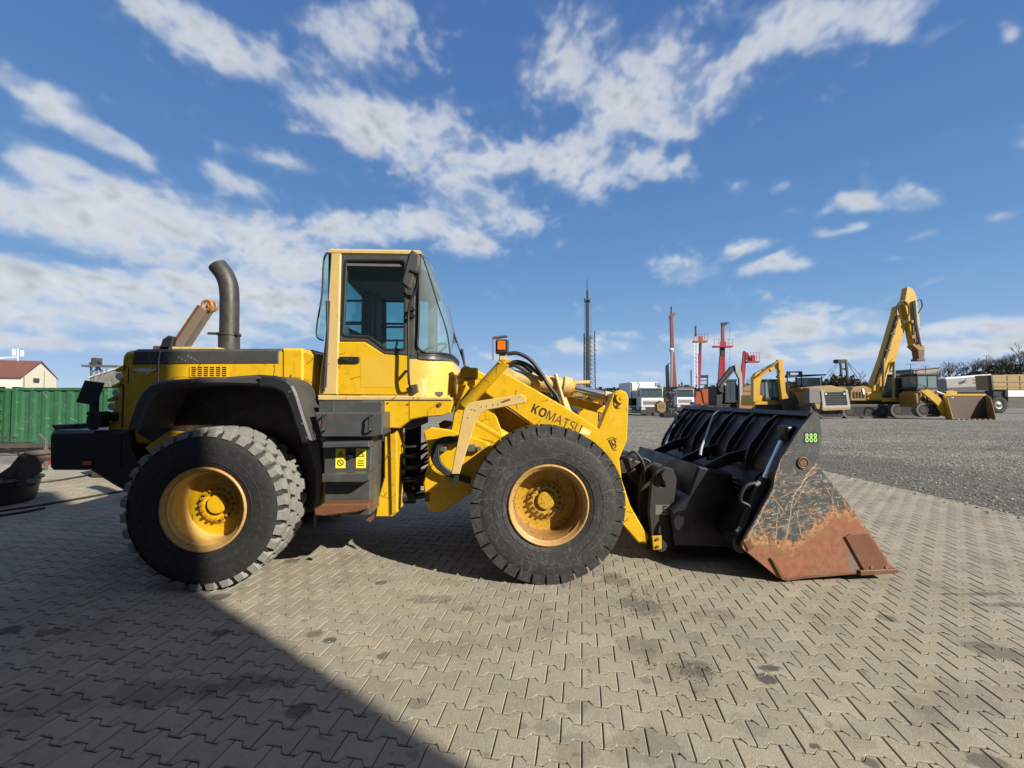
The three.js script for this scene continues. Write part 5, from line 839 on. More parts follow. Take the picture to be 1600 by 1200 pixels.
function wheelOn(t, x, y, rpx, c, w, mat = M.black, hub = M.steel) {
  const p = t.P(x, y, c), r = Math.abs(t.P(x + rpx, y, c).x - p.x), g = t.sub('wheel'); g.position.set(p.x, p.y, c);
  mesh('tyre', lathe([[r * .52, -w * .1], [r * .6, 0], [r * .85, 0], [r * .97, -w * .12], [r, -w * .3], [r, -w * .7], [r * .97, -w * .88], [r * .85, -w], [r * .55, -w]], 'z', 26), M.tyreBg ??= plain('dusty tyre', .045, .042, .038, .9), g);
  mesh('hub', lathe([[r * .53, -w * .06], [r * .5, -w * .2], [r * .25, -w * .25], [r * .22, -w * .05], [.001, -w * .04]], 'z', 18), hub, g);
  const lug = []; for (let i = 0; i < 18; i++) { const a = i / 18 * 6.283; lug.push(box(-r * .08, r * .93, -w * .48, r * .08, r * 1.04, -w * .03).rotateZ(a)); } mesh('tread', lug, M.tyreBg, g); return g;
}
const G = 'machines parked across the gravel yard';
{ // dark loader seen under the boom
  const t = yard('compact_loader', 'dark wheel loader with tan roof seen under the yellow boom', 'wheel loader', 905, 661, G);
  t.add('cab_roof', t.bx(890, 612, 922, 620, 0, 1.6, .05), M.bgTan); t.add('cab', [t.bx(893, 620, 919, 643, -.05, 1.5, .05)], M.darkGlass);
  for (const x of [891, 904, 918]) t.add('cab_post', t.bx(x, 619, x + 2, 645, -.02, .08, .01), M.black);
  t.add('body', [t.bx(880, 640, 926, 656, -.08, 1.5, .06)], M.black); t.add('rear_pod', t.bx(921, 620, 931, 640, -.3, 1.2, .08), M.bgTan);
  wheelOn(t, 927, 651.5, 10, .15, .5); wheelOn(t, 888, 652, 10, .15, .5); wheelOn(t, 927, 651.5, 10, -1.3, .5);
  t.add('red_reflector', t.bx(935, 622, 942, 634, -.4, .3, .02), M.red); t.add('lift_arm', t.exg([[925, 640], [940, 630], [946, 650], [940, 660], [930, 652]], -.3, .5, .03), M.bgYellowDark);
}
{ // drill rig
  const t = yard('drill_rig', 'tall black drilling rig mast with lattice sections', 'drill rig', 918, 649, G);
  t.add('mast', [bar(t.P(918.4, 648, 0), t.P(918, 468, 0), .34, .40, .02), bar(t.P(917.8, 470, 0), t.P(917.6, 454, 0), .24, .24, .02)], M.mast ??= plain('dark blue steel', .022, .030, .034, .55)); t.add('mast_tip', rod(t.P(917.6, 455, 0), t.P(917.3, 436, 0), .07, .05), M.mast);
  t.add('mast_head', [t.exg([[913, 465], [916, 469], [920, 469], [923, 465], [922, 472], [914, 472]], .2, .4, .02)], M.mast);
  for (const [x0, x1] of [[912.3, 916.2], [921.6, 930.6]]) {
    for (const x of [x0, x1]) t.add('lattice_post', bar(t.P(x, 648, -.3), t.P(x + (x > 925 ? -1.6 : .3), x > 925 ? 517 : x < 914 ? 521 : 524, -.3), .11, .11), M.mast);
    for (let y = 527; y < 640; y += 7) t.add('lattice_brace', [bar(t.P(x0, y, -.3), t.P(x1, y + 6, -.3), .05, .05), bar(t.P(x0, y, -.3), t.P(x1, y, -.3), .05, .05)], M.mast);
  }
  for (const x of [913.5, 923.5, 915]) t.add('stay_wire', rod(t.P(x, 640, -.1), t.P(x, 470, -.1), .018, .018, 5), M.black);
  t.add('engine_house', t.bx(896, 622, 935, 642, -.5, 2.4, .08), M.mast); trackOn(t, 892, 640, 940, 650, -.2, .6);
}
function truck(t, x0, x1, yr, yb, D, box0) {       // a cab-over truck seen from the front, a little from its side
  const w = x1 - x0, X = (k) => x0 + w * k, Y = (k) => yr + (yb - yr) * k;
  t.add('cab', [t.exg([[X(.02), Y(.02)], [X(.98), Y(.02)], [X(1), Y(.40)], [X(1), Y(.78)], [X(0), Y(.78)], [X(0), Y(.40)]], 0, 1.9, .10)], M.white);
  t.add('windscreen', t.exg([[X(.07), Y(.09)], [X(.93), Y(.09)], [X(.96), Y(.36)], [X(.04), Y(.36)]], .03, .05, .01), M.darkGlass);
  t.add('sun_visor', t.bx(X(.05), Y(.03), X(.95), Y(.085), .14, .12, .02), M.plasticGrey);
  const gr = t.add('grille', t.bx(X(.12), Y(.47), X(.88), Y(.62), .03, .05, .01), M.black); for (let k = 0; k < 3; k++) t.add('grille_bar', t.bx(X(.12), Y(.49 + k * .05), X(.88), Y(.505 + k * .05), .055, .03, .004), M.white, gr);
  { const p = t.P(X(.5), Y(.55), .07); t.add('badge', norm(new THREE.TorusGeometry(.11, .02, 6, 18)).translate(p.x, p.y, .07), M.steel, gr); }
  t.add('bumper', t.exg([[X(-.02), Y(.68)], [X(1.02), Y(.68)], [X(1.02), Y(.92)], [X(.9), Y(.95)], [X(.1), Y(.95)], [X(-.02), Y(.92)]], .12, .4, .03), M.bumperGrey ??= plain('grey bumper plastic', .05, .05, .05, .7));
  for (const k of [.04, .80]) t.add('headlight', t.bx(X(k), Y(.70), X(k + .17), Y(.79), .14, .06, .02), M.lamp);
  for (const k of [-.12, 1.03]) t.add('mirror', [t.bx(X(k), Y(.10), X(k + .09), Y(.34), .12, .12, .02), bar(t.P(X(k + .05), Y(.10), .05), t.P(X(k < 0 ? .04 : .96), Y(.06), 0), .03, .03)], M.plastic);
  t.add('wiper', [bar(t.P(X(.2), Y(.36), .06), t.P(X(.45), Y(.24), .06), .03, .02), bar(t.P(X(.55), Y(.36), .06), t.P(X(.8), Y(.24), .06), .03, .02)], M.plastic);
  for (const k of [.10, .90]) for (const c of [-.6, -3.6]) wheelOn(t, X(k), Y(.86), (yb - yr) * .17, c, .32).rotation.y = k < .5 ? -Math.PI / 2 : Math.PI / 2;
  t.add('chassis', t.bx(X(.25), Y(.72), X(.75), Y(.86), -.3, 6.5, .02), M.black);
}
{ const t = yard('lorry', 'white lorry with tall white box body', 'lorry', 1018, 649, G); truck(t, 1001, 1037, 605, 650, 45); t.add('box_body', t.bx(985, 597, 1027, 636, -2.1, 6, .05), M.white); t.add('box_frame', [t.bx(986.5, 598, 988, 636, -2.06, .06, 0), t.bx(1024, 598, 1026, 604, -2.06, .06, 0)], M.plasticGrey); for (let k = 0; k < 4; k++) t.add('ladder_rung', t.bx(983, 632 + k * 4, 998, 633.6 + k * 4, -2.2, .3, .02), M.steel); t.add('side_guard', t.bx(983, 622, 1000, 634, -2.1, .3, .03), M.plasticGrey); t.add('air_pipe', hose([t.P(997, 606, -.5), t.P(999, 601, -.6), t.P(995.5, 597, -.7)], .06, 10, 6), M.plastic); }
{ const t = yard('lorry', 'white lorry with star badge on its grille behind black grab', 'lorry', 1071, 645, G); truck(t, 1057, 1085, 607, 644, 50); t.add('blue_box', t.bx(1081, 628, 1086, 636, .2, .3, .03), plain('blue plastic', .02, .06, .3, .5)); t.add('tipper_body', t.bx(1059, 604, 1083, 630, -2.1, 4.8, .04), M.plasticGrey); }
{ const t = yard('log_grab', 'black hydraulic grab unit standing before the white lorries', 'grab', 1047, 652, G);
  for (const x of [1041, 1046, 1051]) t.add('mast_rail', t.bx(x, 609, x + 2.6, 650, 0, .2, .02), M.black); t.add('crossbar', [612, 624, 638].map((y) => t.bx(1040, y, 1055, y + 3, .05, .15, .01)), M.plasticGrey); t.add('hose_bundle', hose([t.P(1044, 612, .1), t.P(1050, 622, .15), t.P(1043, 632, .15), t.P(1049, 646, .1)], .05, 20, 6), M.rubber); t.add('foot', t.bx(1036, 645, 1058, 652, .3, 1.2, .05), M.black); }
{ const t = yard('excavator_bucket', 'muddy brown ditch bucket lying before the lorries', 'bucket', 1032, 650, G); t.add('shell', t.exg([[1026, 632], [1034, 626], [1040, 630], [1041, 642], [1034, 646], [1027, 642]], 0, .9, .05), M.bgYellowDark); t.add('opening', t.exg([[1030, 633], [1038, 631], [1038, 637], [1031, 639]], .02, .04, 0), M.dark); t.add('skid', t.bx(1022, 645, 1040, 650, .1, 1, .03), M.mud); }
{ // tall red telescopic crane
  const t = yard('telescopic_crane', 'tall faded red telescopic crane boom with silver ram', 'crane', 1054, 643, G);
  t.add('boom', [t.exg([[1047.5, 497], [1051.5, 497], [1053.5, 545], [1058.5, 610], [1052, 610], [1048.5, 545]], 0, .5, .02)], M.redRust); t.add('boom_tip', [t.bx(1048.3, 479, 1050.2, 498, -.05, .3, .02)], M.black);
  t.add('hook_block', [t.exg([[1047, 492], [1054, 488], [1056, 489], [1054, 493], [1050, 497], [1047, 498]], .1, .6, .03)], M.redRust); t.add('silver_ram', [bar(t.P(1050, 546, .1), t.P(1049, 612, .1), .38, .3, .05)], M.steel); t.add('collar', t.bx(1047.5, 544, 1053, 549, .12, .7, .03), M.white);
  t.add('winch', [t.exg([[1041, 572], [1045, 568], [1047, 610], [1042, 610]], 0, .5, .03), bar(t.P(1042.5, 571, 0), t.P(1048, 566, 0), .1, .1)], M.black); t.add('carrier', t.bx(1038, 608, 1062, 636, -.2, 3, .05), M.redRust); wheelOn(t, 1042, 638, 6, 0, .4); wheelOn(t, 1058, 638, 6, 0, .4);
}
function basket(t, x0, y0, x1, y1, c, mat, parent) {
  const b = t.sub('basket'); const nx = 4;
  mesh('basket_floor', t.bx(x0, y1 - 2, x1, y1 + .5, c + .4, 1.0, .02), mat, b);
  for (let i = 0; i <= nx; i++) for (const q of [c + .36, c - .56]) mesh('basket_post', bar(t.P(lerp(x0, x1, i / nx) , y1 - 1, q), t.P(lerp(x0, x1, i / nx), y0, q), .06, .06), mat, b);
  for (const y of [y0, (y0 + y1) / 2]) for (const q of [c + .36, c - .56]) mesh('basket_rail', bar(t.P(x0, y, q), t.P(x1, y, q), .06, .06), mat, b);
  mesh('control_box', t.bx(lerp(x0, x1, .35), lerp(y0, y1, .25), lerp(x0, x1, .65), lerp(y0, y1, .85), c + .43, .3, .03), mat, b);
}
{ const t = yard('boom_lift', 'red boom lift with scissor lattice and orange basket', 'boom lift', 1102, 643, G);
  t.add('tower_post', [t.bx(1086, 509, 1088.5, 525, 0, .2, .02)], M.black); for (const x of [1084, 1089.5]) t.add('lattice_post', bar(t.P(x + .6, 606, 0), t.P(x, 526, 0), .12, .12), M.white); for (let y = 530; y < 604; y += 6) t.add('lattice_brace', bar(t.P(1084, y, 0), t.P(1090, y + 5, 0), .07, .07), M.white);
  basket(t, 1085, 522, 1106, 534, -.2, M.bgOrange ??= painted('orange red paint', paintMap([.48, .10, .03], { rust: .1, grime: .2, seed: 58, metres: 3 }), .6)); t.add('boom', [t.exg([[1092, 552], [1096.5, 552], [1094.5, 602], [1089.5, 602]], -.1, .4, .02)], M.red); t.add('boom_inner', t.exg([[1093, 536], [1096.5, 536], [1096, 553], [1093, 553]], -.15, .3, .02), M.black);
  t.add('chassis', [t.bx(1086, 612, 1122, 634, 0, 2, .06)], M.bgOrange); t.add('hood', t.exg([[1096, 609], [1120, 606], [1122, 626], [1100, 630]], .15, 1.2, .06), M.bgOrange); for (const x of [1092, 1104, 1116]) wheelOn(t, x, 637, 6, .2, .4); }
{ const t = yard('forklift', 'black forklift mast and cage roof among the red lifts', 'forklift', 1100, 641, G); for (const x of [1079.5, 1092, 1105]) t.add('mast_rail', t.bx(x, x < 1085 ? 578 : 588, x + 2, 640, -.4, .25, .01), M.black); t.add('cage_roof', t.bx(1092, 586, 1107, 590, -.3, 1.4, .03), M.black); t.add('cage_bar', [594, 600].map((y) => t.bx(1094, y, 1106, y + 1.2, -.35, .1, 0)), M.black); t.add('engine_cover', t.bx(1092, 606, 1108, 636, -.6, 1.6, .06), M.black); wheelOn(t, 1096, 635, 6, -.4, .3); }
{ const t = yard('boom_lift', 'red boom lift with wide red basket under black tip', 'boom lift', 1130, 641, G);
  t.add('upper_boom', [t.exg([[1128, 507], [1132, 507], [1132.5, 545], [1127.5, 545]], -.3, .4, .02)], M.redRust); t.add('jib', [t.exg([[1127, 504], [1138, 503], [1139, 505], [1133, 509], [1128, 510]], -.25, .4, .02)], M.black); t.add('hanging_wire', rod(t.P(1140, 504, -.3), t.P(1140.3, 575, -.3), .02, .02, 5), M.black);
  basket(t, 1116, 530, 1145, 542, 0, M.red); t.add('main_boom', [t.exg([[1125, 556], [1129.5, 556], [1130, 612], [1121.5, 612]], -.2, .4, .02), t.exg([[1130, 556], [1133, 556], [1134, 612], [1130.3, 612]], -.25, .3, .02)], M.red); t.add('boom_band', t.exg([[1126, 543], [1133, 543], [1133, 557], [1126, 557]], -.18, .5, .02), M.black); t.add('chassis', t.bx(1118, 610, 1150, 636, -.4, 2, .06), M.redRust); wheelOn(t, 1122, 636, 6, -.2, .4); wheelOn(t, 1140, 636, 6, -.2, .4); }
{ const t = yard('boom_lift', 'small crimson boom lift with basket tilted out on its jib', 'boom lift', 1162, 641, G);
  t.add('boom', [t.exg([[1162, 549], [1167, 551], [1163, 606], [1156, 606]], 0, .4, .02)], M.red); t.add('jib', t.exg([[1163, 548], [1168, 551], [1176, 562], [1172, 566], [1165, 560]], .02, .3, .02), M.red); basket(t, 1168, 551, 1187, 566, -.1, M.red); t.add('chassis', t.bx(1148, 606, 1176, 636, -.3, 2, .06), M.red); wheelOn(t, 1154, 636, 6, -.1, .4); wheelOn(t, 1170, 636, 6, -.1, .4); }
function cabOn(t, x0, y0, x1, y1, c, glass, frame, depth = 1.5) {
  const k = t.sub('cab'); mesh('cab_glass', t.bx(x0 + 1, y0 + 2, x1 - 1, y1 - 1, c - .04, depth - .1, .03), glass, k);
  for (const x of [x0, (x0 + x1) / 2 - .6, x1 - 1.6]) mesh('cab_post', t.bx(x, y0, x + 1.6, y1, c, .1, .01), frame, k);
  mesh('cab_roof', t.bx(x0 - .6, y0 - 1.6, x1 + .6, y0 + 1.6, c + .05, depth, .04), frame, k); mesh('cab_sill', t.bx(x0, y1 - 3, x1, y1 + 1, c + .02, depth, .02), frame, k); return k;
}
{ const t = yard('mobile_excavator', 'black mobile excavator with folded grey arm and rusty bucket', 'excavator', 1135, 648, G);
  const bl = M.bgBlack ??= plain('faded black paint', .020, .023, .025, .6);
  cabOn(t, 1133, 594, 1151, 628, .2, M.darkGlass, bl); t.add('superstructure', t.bx(1119, 604, 1158, 634, 0, 2.4, .08), bl); t.add('boom', [t.exg([[1124, 612], [1121, 600], [1142, 573], [1150, 570], [1154, 576], [1146, 582], [1130, 602], [1131, 614]], .3, .45, .03)], bl); t.add('boom_cylinder', [rod(t.P(1126, 604, .4), t.P(1146, 580, .4), .09)], M.steel);
  t.add('stick', t.exg([[1148, 571], [1156, 571], [1160, 588], [1161, 632], [1156, 634], [1155, 592], [1150, 582]], .45, .4, .03), plain('weathered white paint', .45, .46, .44, .6)); t.add('bucket', [t.exg([[1155, 627], [1180, 624], [1182, 645], [1154, 646]], .9, .8, .06)], M.bucketOrange ??= painted('orange rust steel', paintMap([.40, .20, .08], { rust: .2, grime: .2, seed: 59, metres: 1 }), .8));
  t.add('work_light', t.bx(1132, 599, 1134.5, 602, .35, .1, .02), M.lamp); for (const x of [1108, 1122, 1136, 1148]) wheelOn(t, x, 640, 7, .3, .5); t.add('undercarriage', t.bx(1104, 634, 1152, 641, .1, 2, .03), M.mud); }
{ const t = yard('bulldozer', 'small dull yellow crawler parked between the excavators', 'crawler', 1168, 645, G); t.add('body', [t.exg([[1161, 606], [1170, 602], [1180, 604], [1180, 634], [1160, 634]], 0, 1.8, .06)], M.bgYellowDark); t.add('guard', [610, 617, 624].map((y) => t.bx(1161, y, 1179, y + 1.6, .04, .05, 0)), M.mud); trackOn(t, 1158, 633, 1184, 645, .2, .4); }
{ const t = yard('excavator', 'yellow crawler excavator with short arched boom and glazed cab', 'excavator', 1200, 652, G);
  cabOn(t, 1195, 594, 1218, 624, .1, M.paleGlass, M.bgBlack); t.add('superstructure', [t.bx(1178, 618, 1224, 634, -.05, 2.6, .08)], M.bgYellow);
  t.add('boom', [t.exg([[1177, 628], [1177, 590], [1181, 583], [1213, 566], [1220, 562], [1222, 566], [1212, 577], [1192, 588], [1188, 600], [1187, 628]], .5, .5, .03)], M.bgYellow); t.add('stick', [t.exg([[1216, 562], [1223, 561], [1226, 580], [1228, 612], [1233, 624], [1230, 632], [1222, 624], [1219, 600], [1217, 580]], .7, .42, .03)], M.bgYellow);
  t.add('boom_cylinder', [rod(t.P(1186, 587, .75), t.P(1216, 564, .75), .10)], M.bgTan); t.add('hydraulic_lines', hose([t.P(1200, 574, .8), t.P(1212, 572, .85), t.P(1218, 582, .85), t.P(1214, 588, .8)], .05, 16, 6), M.rubber); t.add('bucket', t.exg([[1222, 624], [1233, 622], [1238, 634], [1234, 642], [1224, 640]], .9, .9, .05), M.mud); t.add('blade', t.bx(1182, 632, 1222, 644, .8, .3, .04), M.bgBlack); trackOn(t, 1178, 635, 1226, 652, .4, .6); }
{ const t = yard('forestry_tractor', 'dark forestry tractor with flat canopy roof and light bar', 'tractor', 1258, 651, G);
  t.add('canopy', [t.exg([[1229, 586], [1290, 584.5], [1291, 586.5], [1231, 590]], .4, 2, .03)], M.bgBlack); t.add('light_bar', [t.bx(1232, 580, 1254, 582, .2, .3, .02), t.bx(1231, 580, 1235, 586, .25, .3, .02), t.bx(1250, 580, 1254, 586, .25, .3, .02)], M.black); for (const x of [1230, 1244, 1252, 1284]) t.add('canopy_post', t.bx(x, 588, x + 1.8, 622, .3, .12, .01), M.bgBlack);
  t.add('cab_glass', t.bx(1255, 590, 1284, 603, .1, 1.4, .03), M.paleGlass); t.add('engine', [t.bx(1232, 602, 1262, 624, .1, 1.6, .05)], M.mud); t.add('hood', t.exg([[1262, 604], [1290, 606], [1290, 630], [1262, 634]], .2, 1.4, .06), M.silverGrey ??= plain('dusty silver paint', .22, .21, .19, .6)); wheelOn(t, 1250, 635, 14, .5, .6, undefined, M.mud); wheelOn(t, 1276, 640, 9, .5, .6, undefined, M.mud); t.add('seat_frame', t.bx(1236, 596, 1242, 606, .2, .5, .05), M.rust); }
{ const t = yard('tracked_dumper', 'tan tracked dumper with wide dark radiator grille', 'dumper', 1300, 654, G);
  t.add('hood', [t.exg([[1262, 606], [1300, 602], [1326, 610], [1330, 640], [1276, 640]], .3, 2.2, .08)], M.bgTan); const gr = t.add('grille', t.exg([[1286, 613], [1323, 612], [1326, 633], [1289, 634]], .36, .06, .01), M.black); for (let k = 0; k < 5; k++) t.add('grille_bar', t.bx(1287.5, 616 + k * 3.6, 1324, 617 + k * 3.6, .39, .03, 0), M.plasticGrey, gr);
  t.add('grille_frame', [t.exg([[1283, 611], [1287, 611], [1291, 636], [1286, 637]], .42, .12, .01), t.exg([[1321, 610], [1325, 610], [1329, 636], [1325, 638]], .42, .12, .01), t.exg([[1285, 634], [1328, 633], [1329, 638], [1286, 639]], .44, .14, .02)], M.lampSilver ??= plain('silver paint', .55, .54, .50, .4)); for (const x of [1289, 1318]) t.add('headlight', t.bx(x, 614, x + 3, 617, .45, .05, .01), M.lamp);
  t.add('bumper', t.exg([[1284, 637.5], [1328, 636], [1330, 640], [1286, 642]], .5, .5, .03), M.bgTan); t.add('tank', t.bx(1264, 606, 1283, 630, .35, .8, .06), M.silverGrey); t.add('skip', t.exg([[1250, 606], [1320, 604], [1326, 610], [1262, 616]], -.3, 2, .05), M.bgYellowDark); trackOn(t, 1280, 640, 1318, 653, .1, .5); t.add('axle_box', t.bx(1266, 634, 1284, 650, .1, 1.5, .05), M.mud); }
{ // portal with cables
  const t = yard('portal_frame', 'dark steel portal with stay cables rising behind the dumper', 'portal', 1320, 634, undefined);
  t.add('leg', bar(t.P(1318, 634, 0), t.P(1313, 563, 0), .5, .5, .03), M.mast); t.add('leg', bar(t.P(1328.5, 634, 0), t.P(1321.5, 563, 0), .5, .5, .03), M.mast); t.add('head_beam', t.bx(1309.5, 561.5, 1324, 567, .2, 2, .05), M.mast); t.add('cross_beam', t.bx(1315, 575, 1324, 578, 0, .5, .03), M.mast);
  for (const [x, y, x2, y2] of [[1310, 565, 1275, 581], [1310, 568, 1283, 585], [1325, 567, 1345, 582], [1325, 569, 1352, 588], [1325, 566, 1360, 584]]) t.add('stay_cable', rod(t.P(x, y, 0), t.P(x2, y2 + 20, -4), .06, .06, 5), M.mast);
  t.add('machinery', [t.bx(1310, 598, 1338, 612, .5, 3, .05), t.bx(1328, 590, 1336, 600, .4, 1, .05)], M.plasticGrey);
}
{ // long-reach excavator
  const t = yard('long_reach_excavator', 'large yellow excavator with tall raised boom and hanging stick', 'excavator', 1385, 653, G);
  t.add('boom', [t.exg([[1364, 612], [1365, 600], [1380, 560], [1400, 492], [1403, 478], [1414, 474], [1424, 482], [1418, 503], [1402, 556], [1386, 590], [1381, 614]], .3, .75, .05)], M.bgYellow);
  t.add('boom_rail', [t.exg([[1366, 598], [1380, 556], [1400, 489], [1402, 490], [1383, 556], [1368, 600]], .36, .1, .01)], M.bgYellowDark); t.add('boom_pad', [t.exg([[1383, 590], [1390, 566], [1396, 560], [1400, 558], [1391, 580]], .38, .2, .02)], M.yellow);
  t.add('stick', [t.exg([[1413, 472], [1417, 449], [1420, 447.5], [1428, 452], [1434, 466], [1437, 490], [1440, 538], [1434, 545], [1427, 542], [1421, 510], [1417, 490]], .62, .6, .05)], M.bgYellow); t.add('stick_cylinder', [rod(t.P(1432, 505, .75), t.P(1439, 540, .75), .13), rod(t.P(1429, 470, .75), t.P(1432, 506, .75), .16)], M.lampSilver);
  t.add('knuckle', [t.exg([[1427, 540], [1440, 537], [1446, 542], [1445, 548], [1436, 548]], .8, .8, .04)], M.bgYellowDark); t.add('coupler', t.exg([[1434, 547], [1445, 546], [1444.5, 560], [1446, 562], [1446, 564], [1433, 564], [1433, 561], [1436, 560]], .78, .7, .03), M.rust);
  for (const pts of [[[1402, 500], [1401, 480], [1408, 470], [1416, 472], [1420, 490], [1412, 503], [1406, 496]], [[1405, 490], [1404, 476], [1411, 470], [1418, 478]], [[1434, 490], [1441, 478], [1438, 468], [1433, 470]], [[1406, 495], [1412, 505], [1420, 498]]]) t.add('arm_hose', hose(pts.map(([x, y]) => t.P(x, y, .85)), .055, 26, 6), M.rubber);
  for (const o of [0, 1.6, 3.2]) t.add('boom_pipe', hose([[1367, 600], [1374, 578], [1382, 556], [1392, 522], [1401, 492]].map(([x, y]) => t.P(x + o + 1, y, .42)), .05, 16, 6), o ? M.bgYellowDark : M.black); for (const [x, y] of [[1376, 572], [1385, 546], [1393, 520]]) t.add('pipe_clamp', t.bx(x - 2, y, x + 6, y + 2.4, .48, .12, .01), M.black);
  for (const [x, y] of [[1430, 492], [1433, 512], [1432, 530], [1424, 500], [1425, 524]]) t.add('stick_valve', t.bx(x, y, x + 5, y + 5, .76, .2, .03), x > 1428 ? M.black : M.bgYellowDark);
  for (let k = 0; k < 4; k++) t.add('hood_vent', t.bx(1333 + k * 5, 612, 1336 + k * 5, 622, .24, .03, 0), M.black);
  t.add('hand_rail', hose([t.P(1334, 605, .1), t.P(1335, 598, .1), t.P(1350, 597, .1), t.P(1352, 603, .1)], .045, 14, 6), M.black);
  t.add('stick_pipe', [rod(t.P(1428, 475, .68), t.P(1430, 535, .68), .06), rod(t.P(1425, 480, .68), t.P(1428, 530, .68), .05)], M.bgTan);
  t.add('boom_cylinder', [rod(t.P(1380, 612, .55), t.P(1380.5, 560, .5), .12)], M.bgTan); t.add('boom_cylinder', [rod(t.P(1396, 625, .55), t.P(1397, 565, .5), .12)], M.bgTan);
  t.add('counterweight', [t.exg([[1328, 612], [1332, 605], [1352, 603], [1380, 612], [1380, 627], [1328, 627]], .2, 2.8, .1)], M.bgYellowDark); t.add('engine_hood', t.bx(1355, 613, 1379, 625, .28, 1, .06), M.bgYellow); t.add('warning_plate', t.exg([[1347, 607], [1350, 607], [1352, 616], [1349, 616]], .26, .02, 0), M.white);
  const cab = cabOn(t, 1400, 586, 1428, 620, .3, M.darkGlass, M.bgBlack, 1.8); for (let k = 0; k < 7; k++) t.add('guard_bar', t.bx(1404 + k * 3.3, 588, 1405 + k * 3.3, 620, .42, .05, 0), M.plasticGrey, cab); for (let k = 0; k < 4; k++) t.add('guard_bar', t.bx(1403, 593 + k * 8, 1427, 594 + k * 8, .41, .05, 0), M.plasticGrey, cab);
  t.add('platform', [t.exg([[1394, 622], [1430, 619], [1430, 627], [1380, 628], [1380, 624]], .35, 2.6, .05)], M.bgYellow); t.add('turntable', t.bx(1362, 626, 1412, 632, -.2, 2.2, .05), M.black); trackOn(t, 1317, 632, 1391, 654, .7, .7); trackOn(t, 1392, 630, 1451, 652, -1.6, .7);
}
{ // crawler loader
  const t = yard('crawler_loader', 'yellow crawler loader with wide open brown bucket on the gravel', 'crawler loader', 1500, 655, G);
  cabOn(t, 1433, 585, 1466, 608, -1.4, M.paleGlass, M.bgBlack, 1.8); t.add('body', [t.exg([[1430, 616], [1440, 609], [1466, 609], [1470, 634], [1432, 636]], -1.2, 1.8, .08)], M.bgYellowDark); t.add('engine_bay', t.bx(1466, 612, 1486, 640, -1.3, 1.6, .06), M.bgBlack); for (let k = 0; k < 5; k++) t.add('side_louver', t.bx(1436 + k * 6, 614, 1439 + k * 6, 630, -1.16, .05, .01), M.bgBlack); t.add('tilt_cylinder', rod(t.P(1462, 612, -.6), t.P(1488, 622, -.5), .12), M.lampSilver); t.add('hand_rail', hose([t.P(1432, 612, -.9), t.P(1434, 602, -.9), t.P(1446, 604, -.9), t.P(1448, 612, -.9)], .05, 14, 6), M.bgBlack); t.add('lift_arm', [t.exg([[1440, 612], [1450, 608], [1470, 622], [1482, 640], [1484, 652], [1474, 650], [1464, 632]], -.2, .2, .03), t.exg([[1478, 612], [1488, 610], [1496, 612], [1496, 622], [1480, 622]], -1, .3, .03)], M.bgYellow);
  const bk = t.sub('bucket'); const q = (x, y, c) => t.P(x, y, c);
  const A = q(1481, 619, 0), Bp = q(1547, 617, 0), y0 = .05, xa = q(1490, 650, .9).x, xb = q(1556, 650, .9).x;
  function quad(a, b, c, d, th = .05) { const g = new THREE.BufferGeometry(), n = b.clone().sub(a).cross(d.clone().sub(a)).normalize().multiplyScalar(th), P2 = [a, b, c, d, a.clone().sub(n), b.clone().sub(n), c.clone().sub(n), d.clone().sub(n)], f = [[0, 1, 2], [0, 2, 3], [4, 6, 5], [4, 7, 6], [0, 5, 1], [0, 4, 5], [1, 6, 2], [1, 5, 6], [2, 7, 3], [2, 6, 7], [3, 4, 0], [3, 7, 4]]; g.setAttribute('position', new THREE.BufferAttribute(new Float32Array(f.flat().flatMap((i) => P2[i].toArray())), 3)); g.computeVertexNormals(); return g; }
  const tl = new THREE.Vector3(A.x, A.y, -.4), tr = new THREE.Vector3(Bp.x, Bp.y, -.4), bl2 = new THREE.Vector3(A.x + .1, y0, -.35), br = new THREE.Vector3(Bp.x + .1, y0, -.35), fl = new THREE.Vector3(xa, y0 - .03, .9), fr = new THREE.Vector3(xb, y0 - .03, .9);
  mesh('back_plate', quad(bl2, br, tr, tl), M.rustDark ??= painted('dark brown rust', paintMap([.10, .055, .035], { rust: .2, grime: .3, seed: 60, metres: 1.2, rustC: [.06, .03, .02] }), .9), bk); mesh('floor_plate', quad(fl, fr, br, bl2), M.rustDark, bk);
  mesh('side_plate', quad(fl, bl2, tl, new THREE.Vector3(A.x - .05, A.y * .9, .05)), M.bgYellow, bk); mesh('side_plate', quad(br, fr, new THREE.Vector3(Bp.x - .05, Bp.y * .9, .05), tr), M.bgTan, bk); mesh('top_lip', [box(A.x, A.y - .02, -.5, Bp.x, A.y + .22, -.36, .03), ...range(A.x + .1, Bp.x - .1, 16).map((x) => bar([x, A.y + .02, -.35], [x + .12, A.y + .2, -.35], .05, .03))], M.bgYellow, bk);
  for (let k = 0; k < 8; k++) { const x = lerp(fl.x, fr.x, (k + .5) / 8); mesh('tooth', box(x - .08, .0, .85, x + .08, .08, 1.12, .02), M.bgTan, bk); }
  trackOn(t, 1432, 630, 1474, 651, -.5, .5);
}
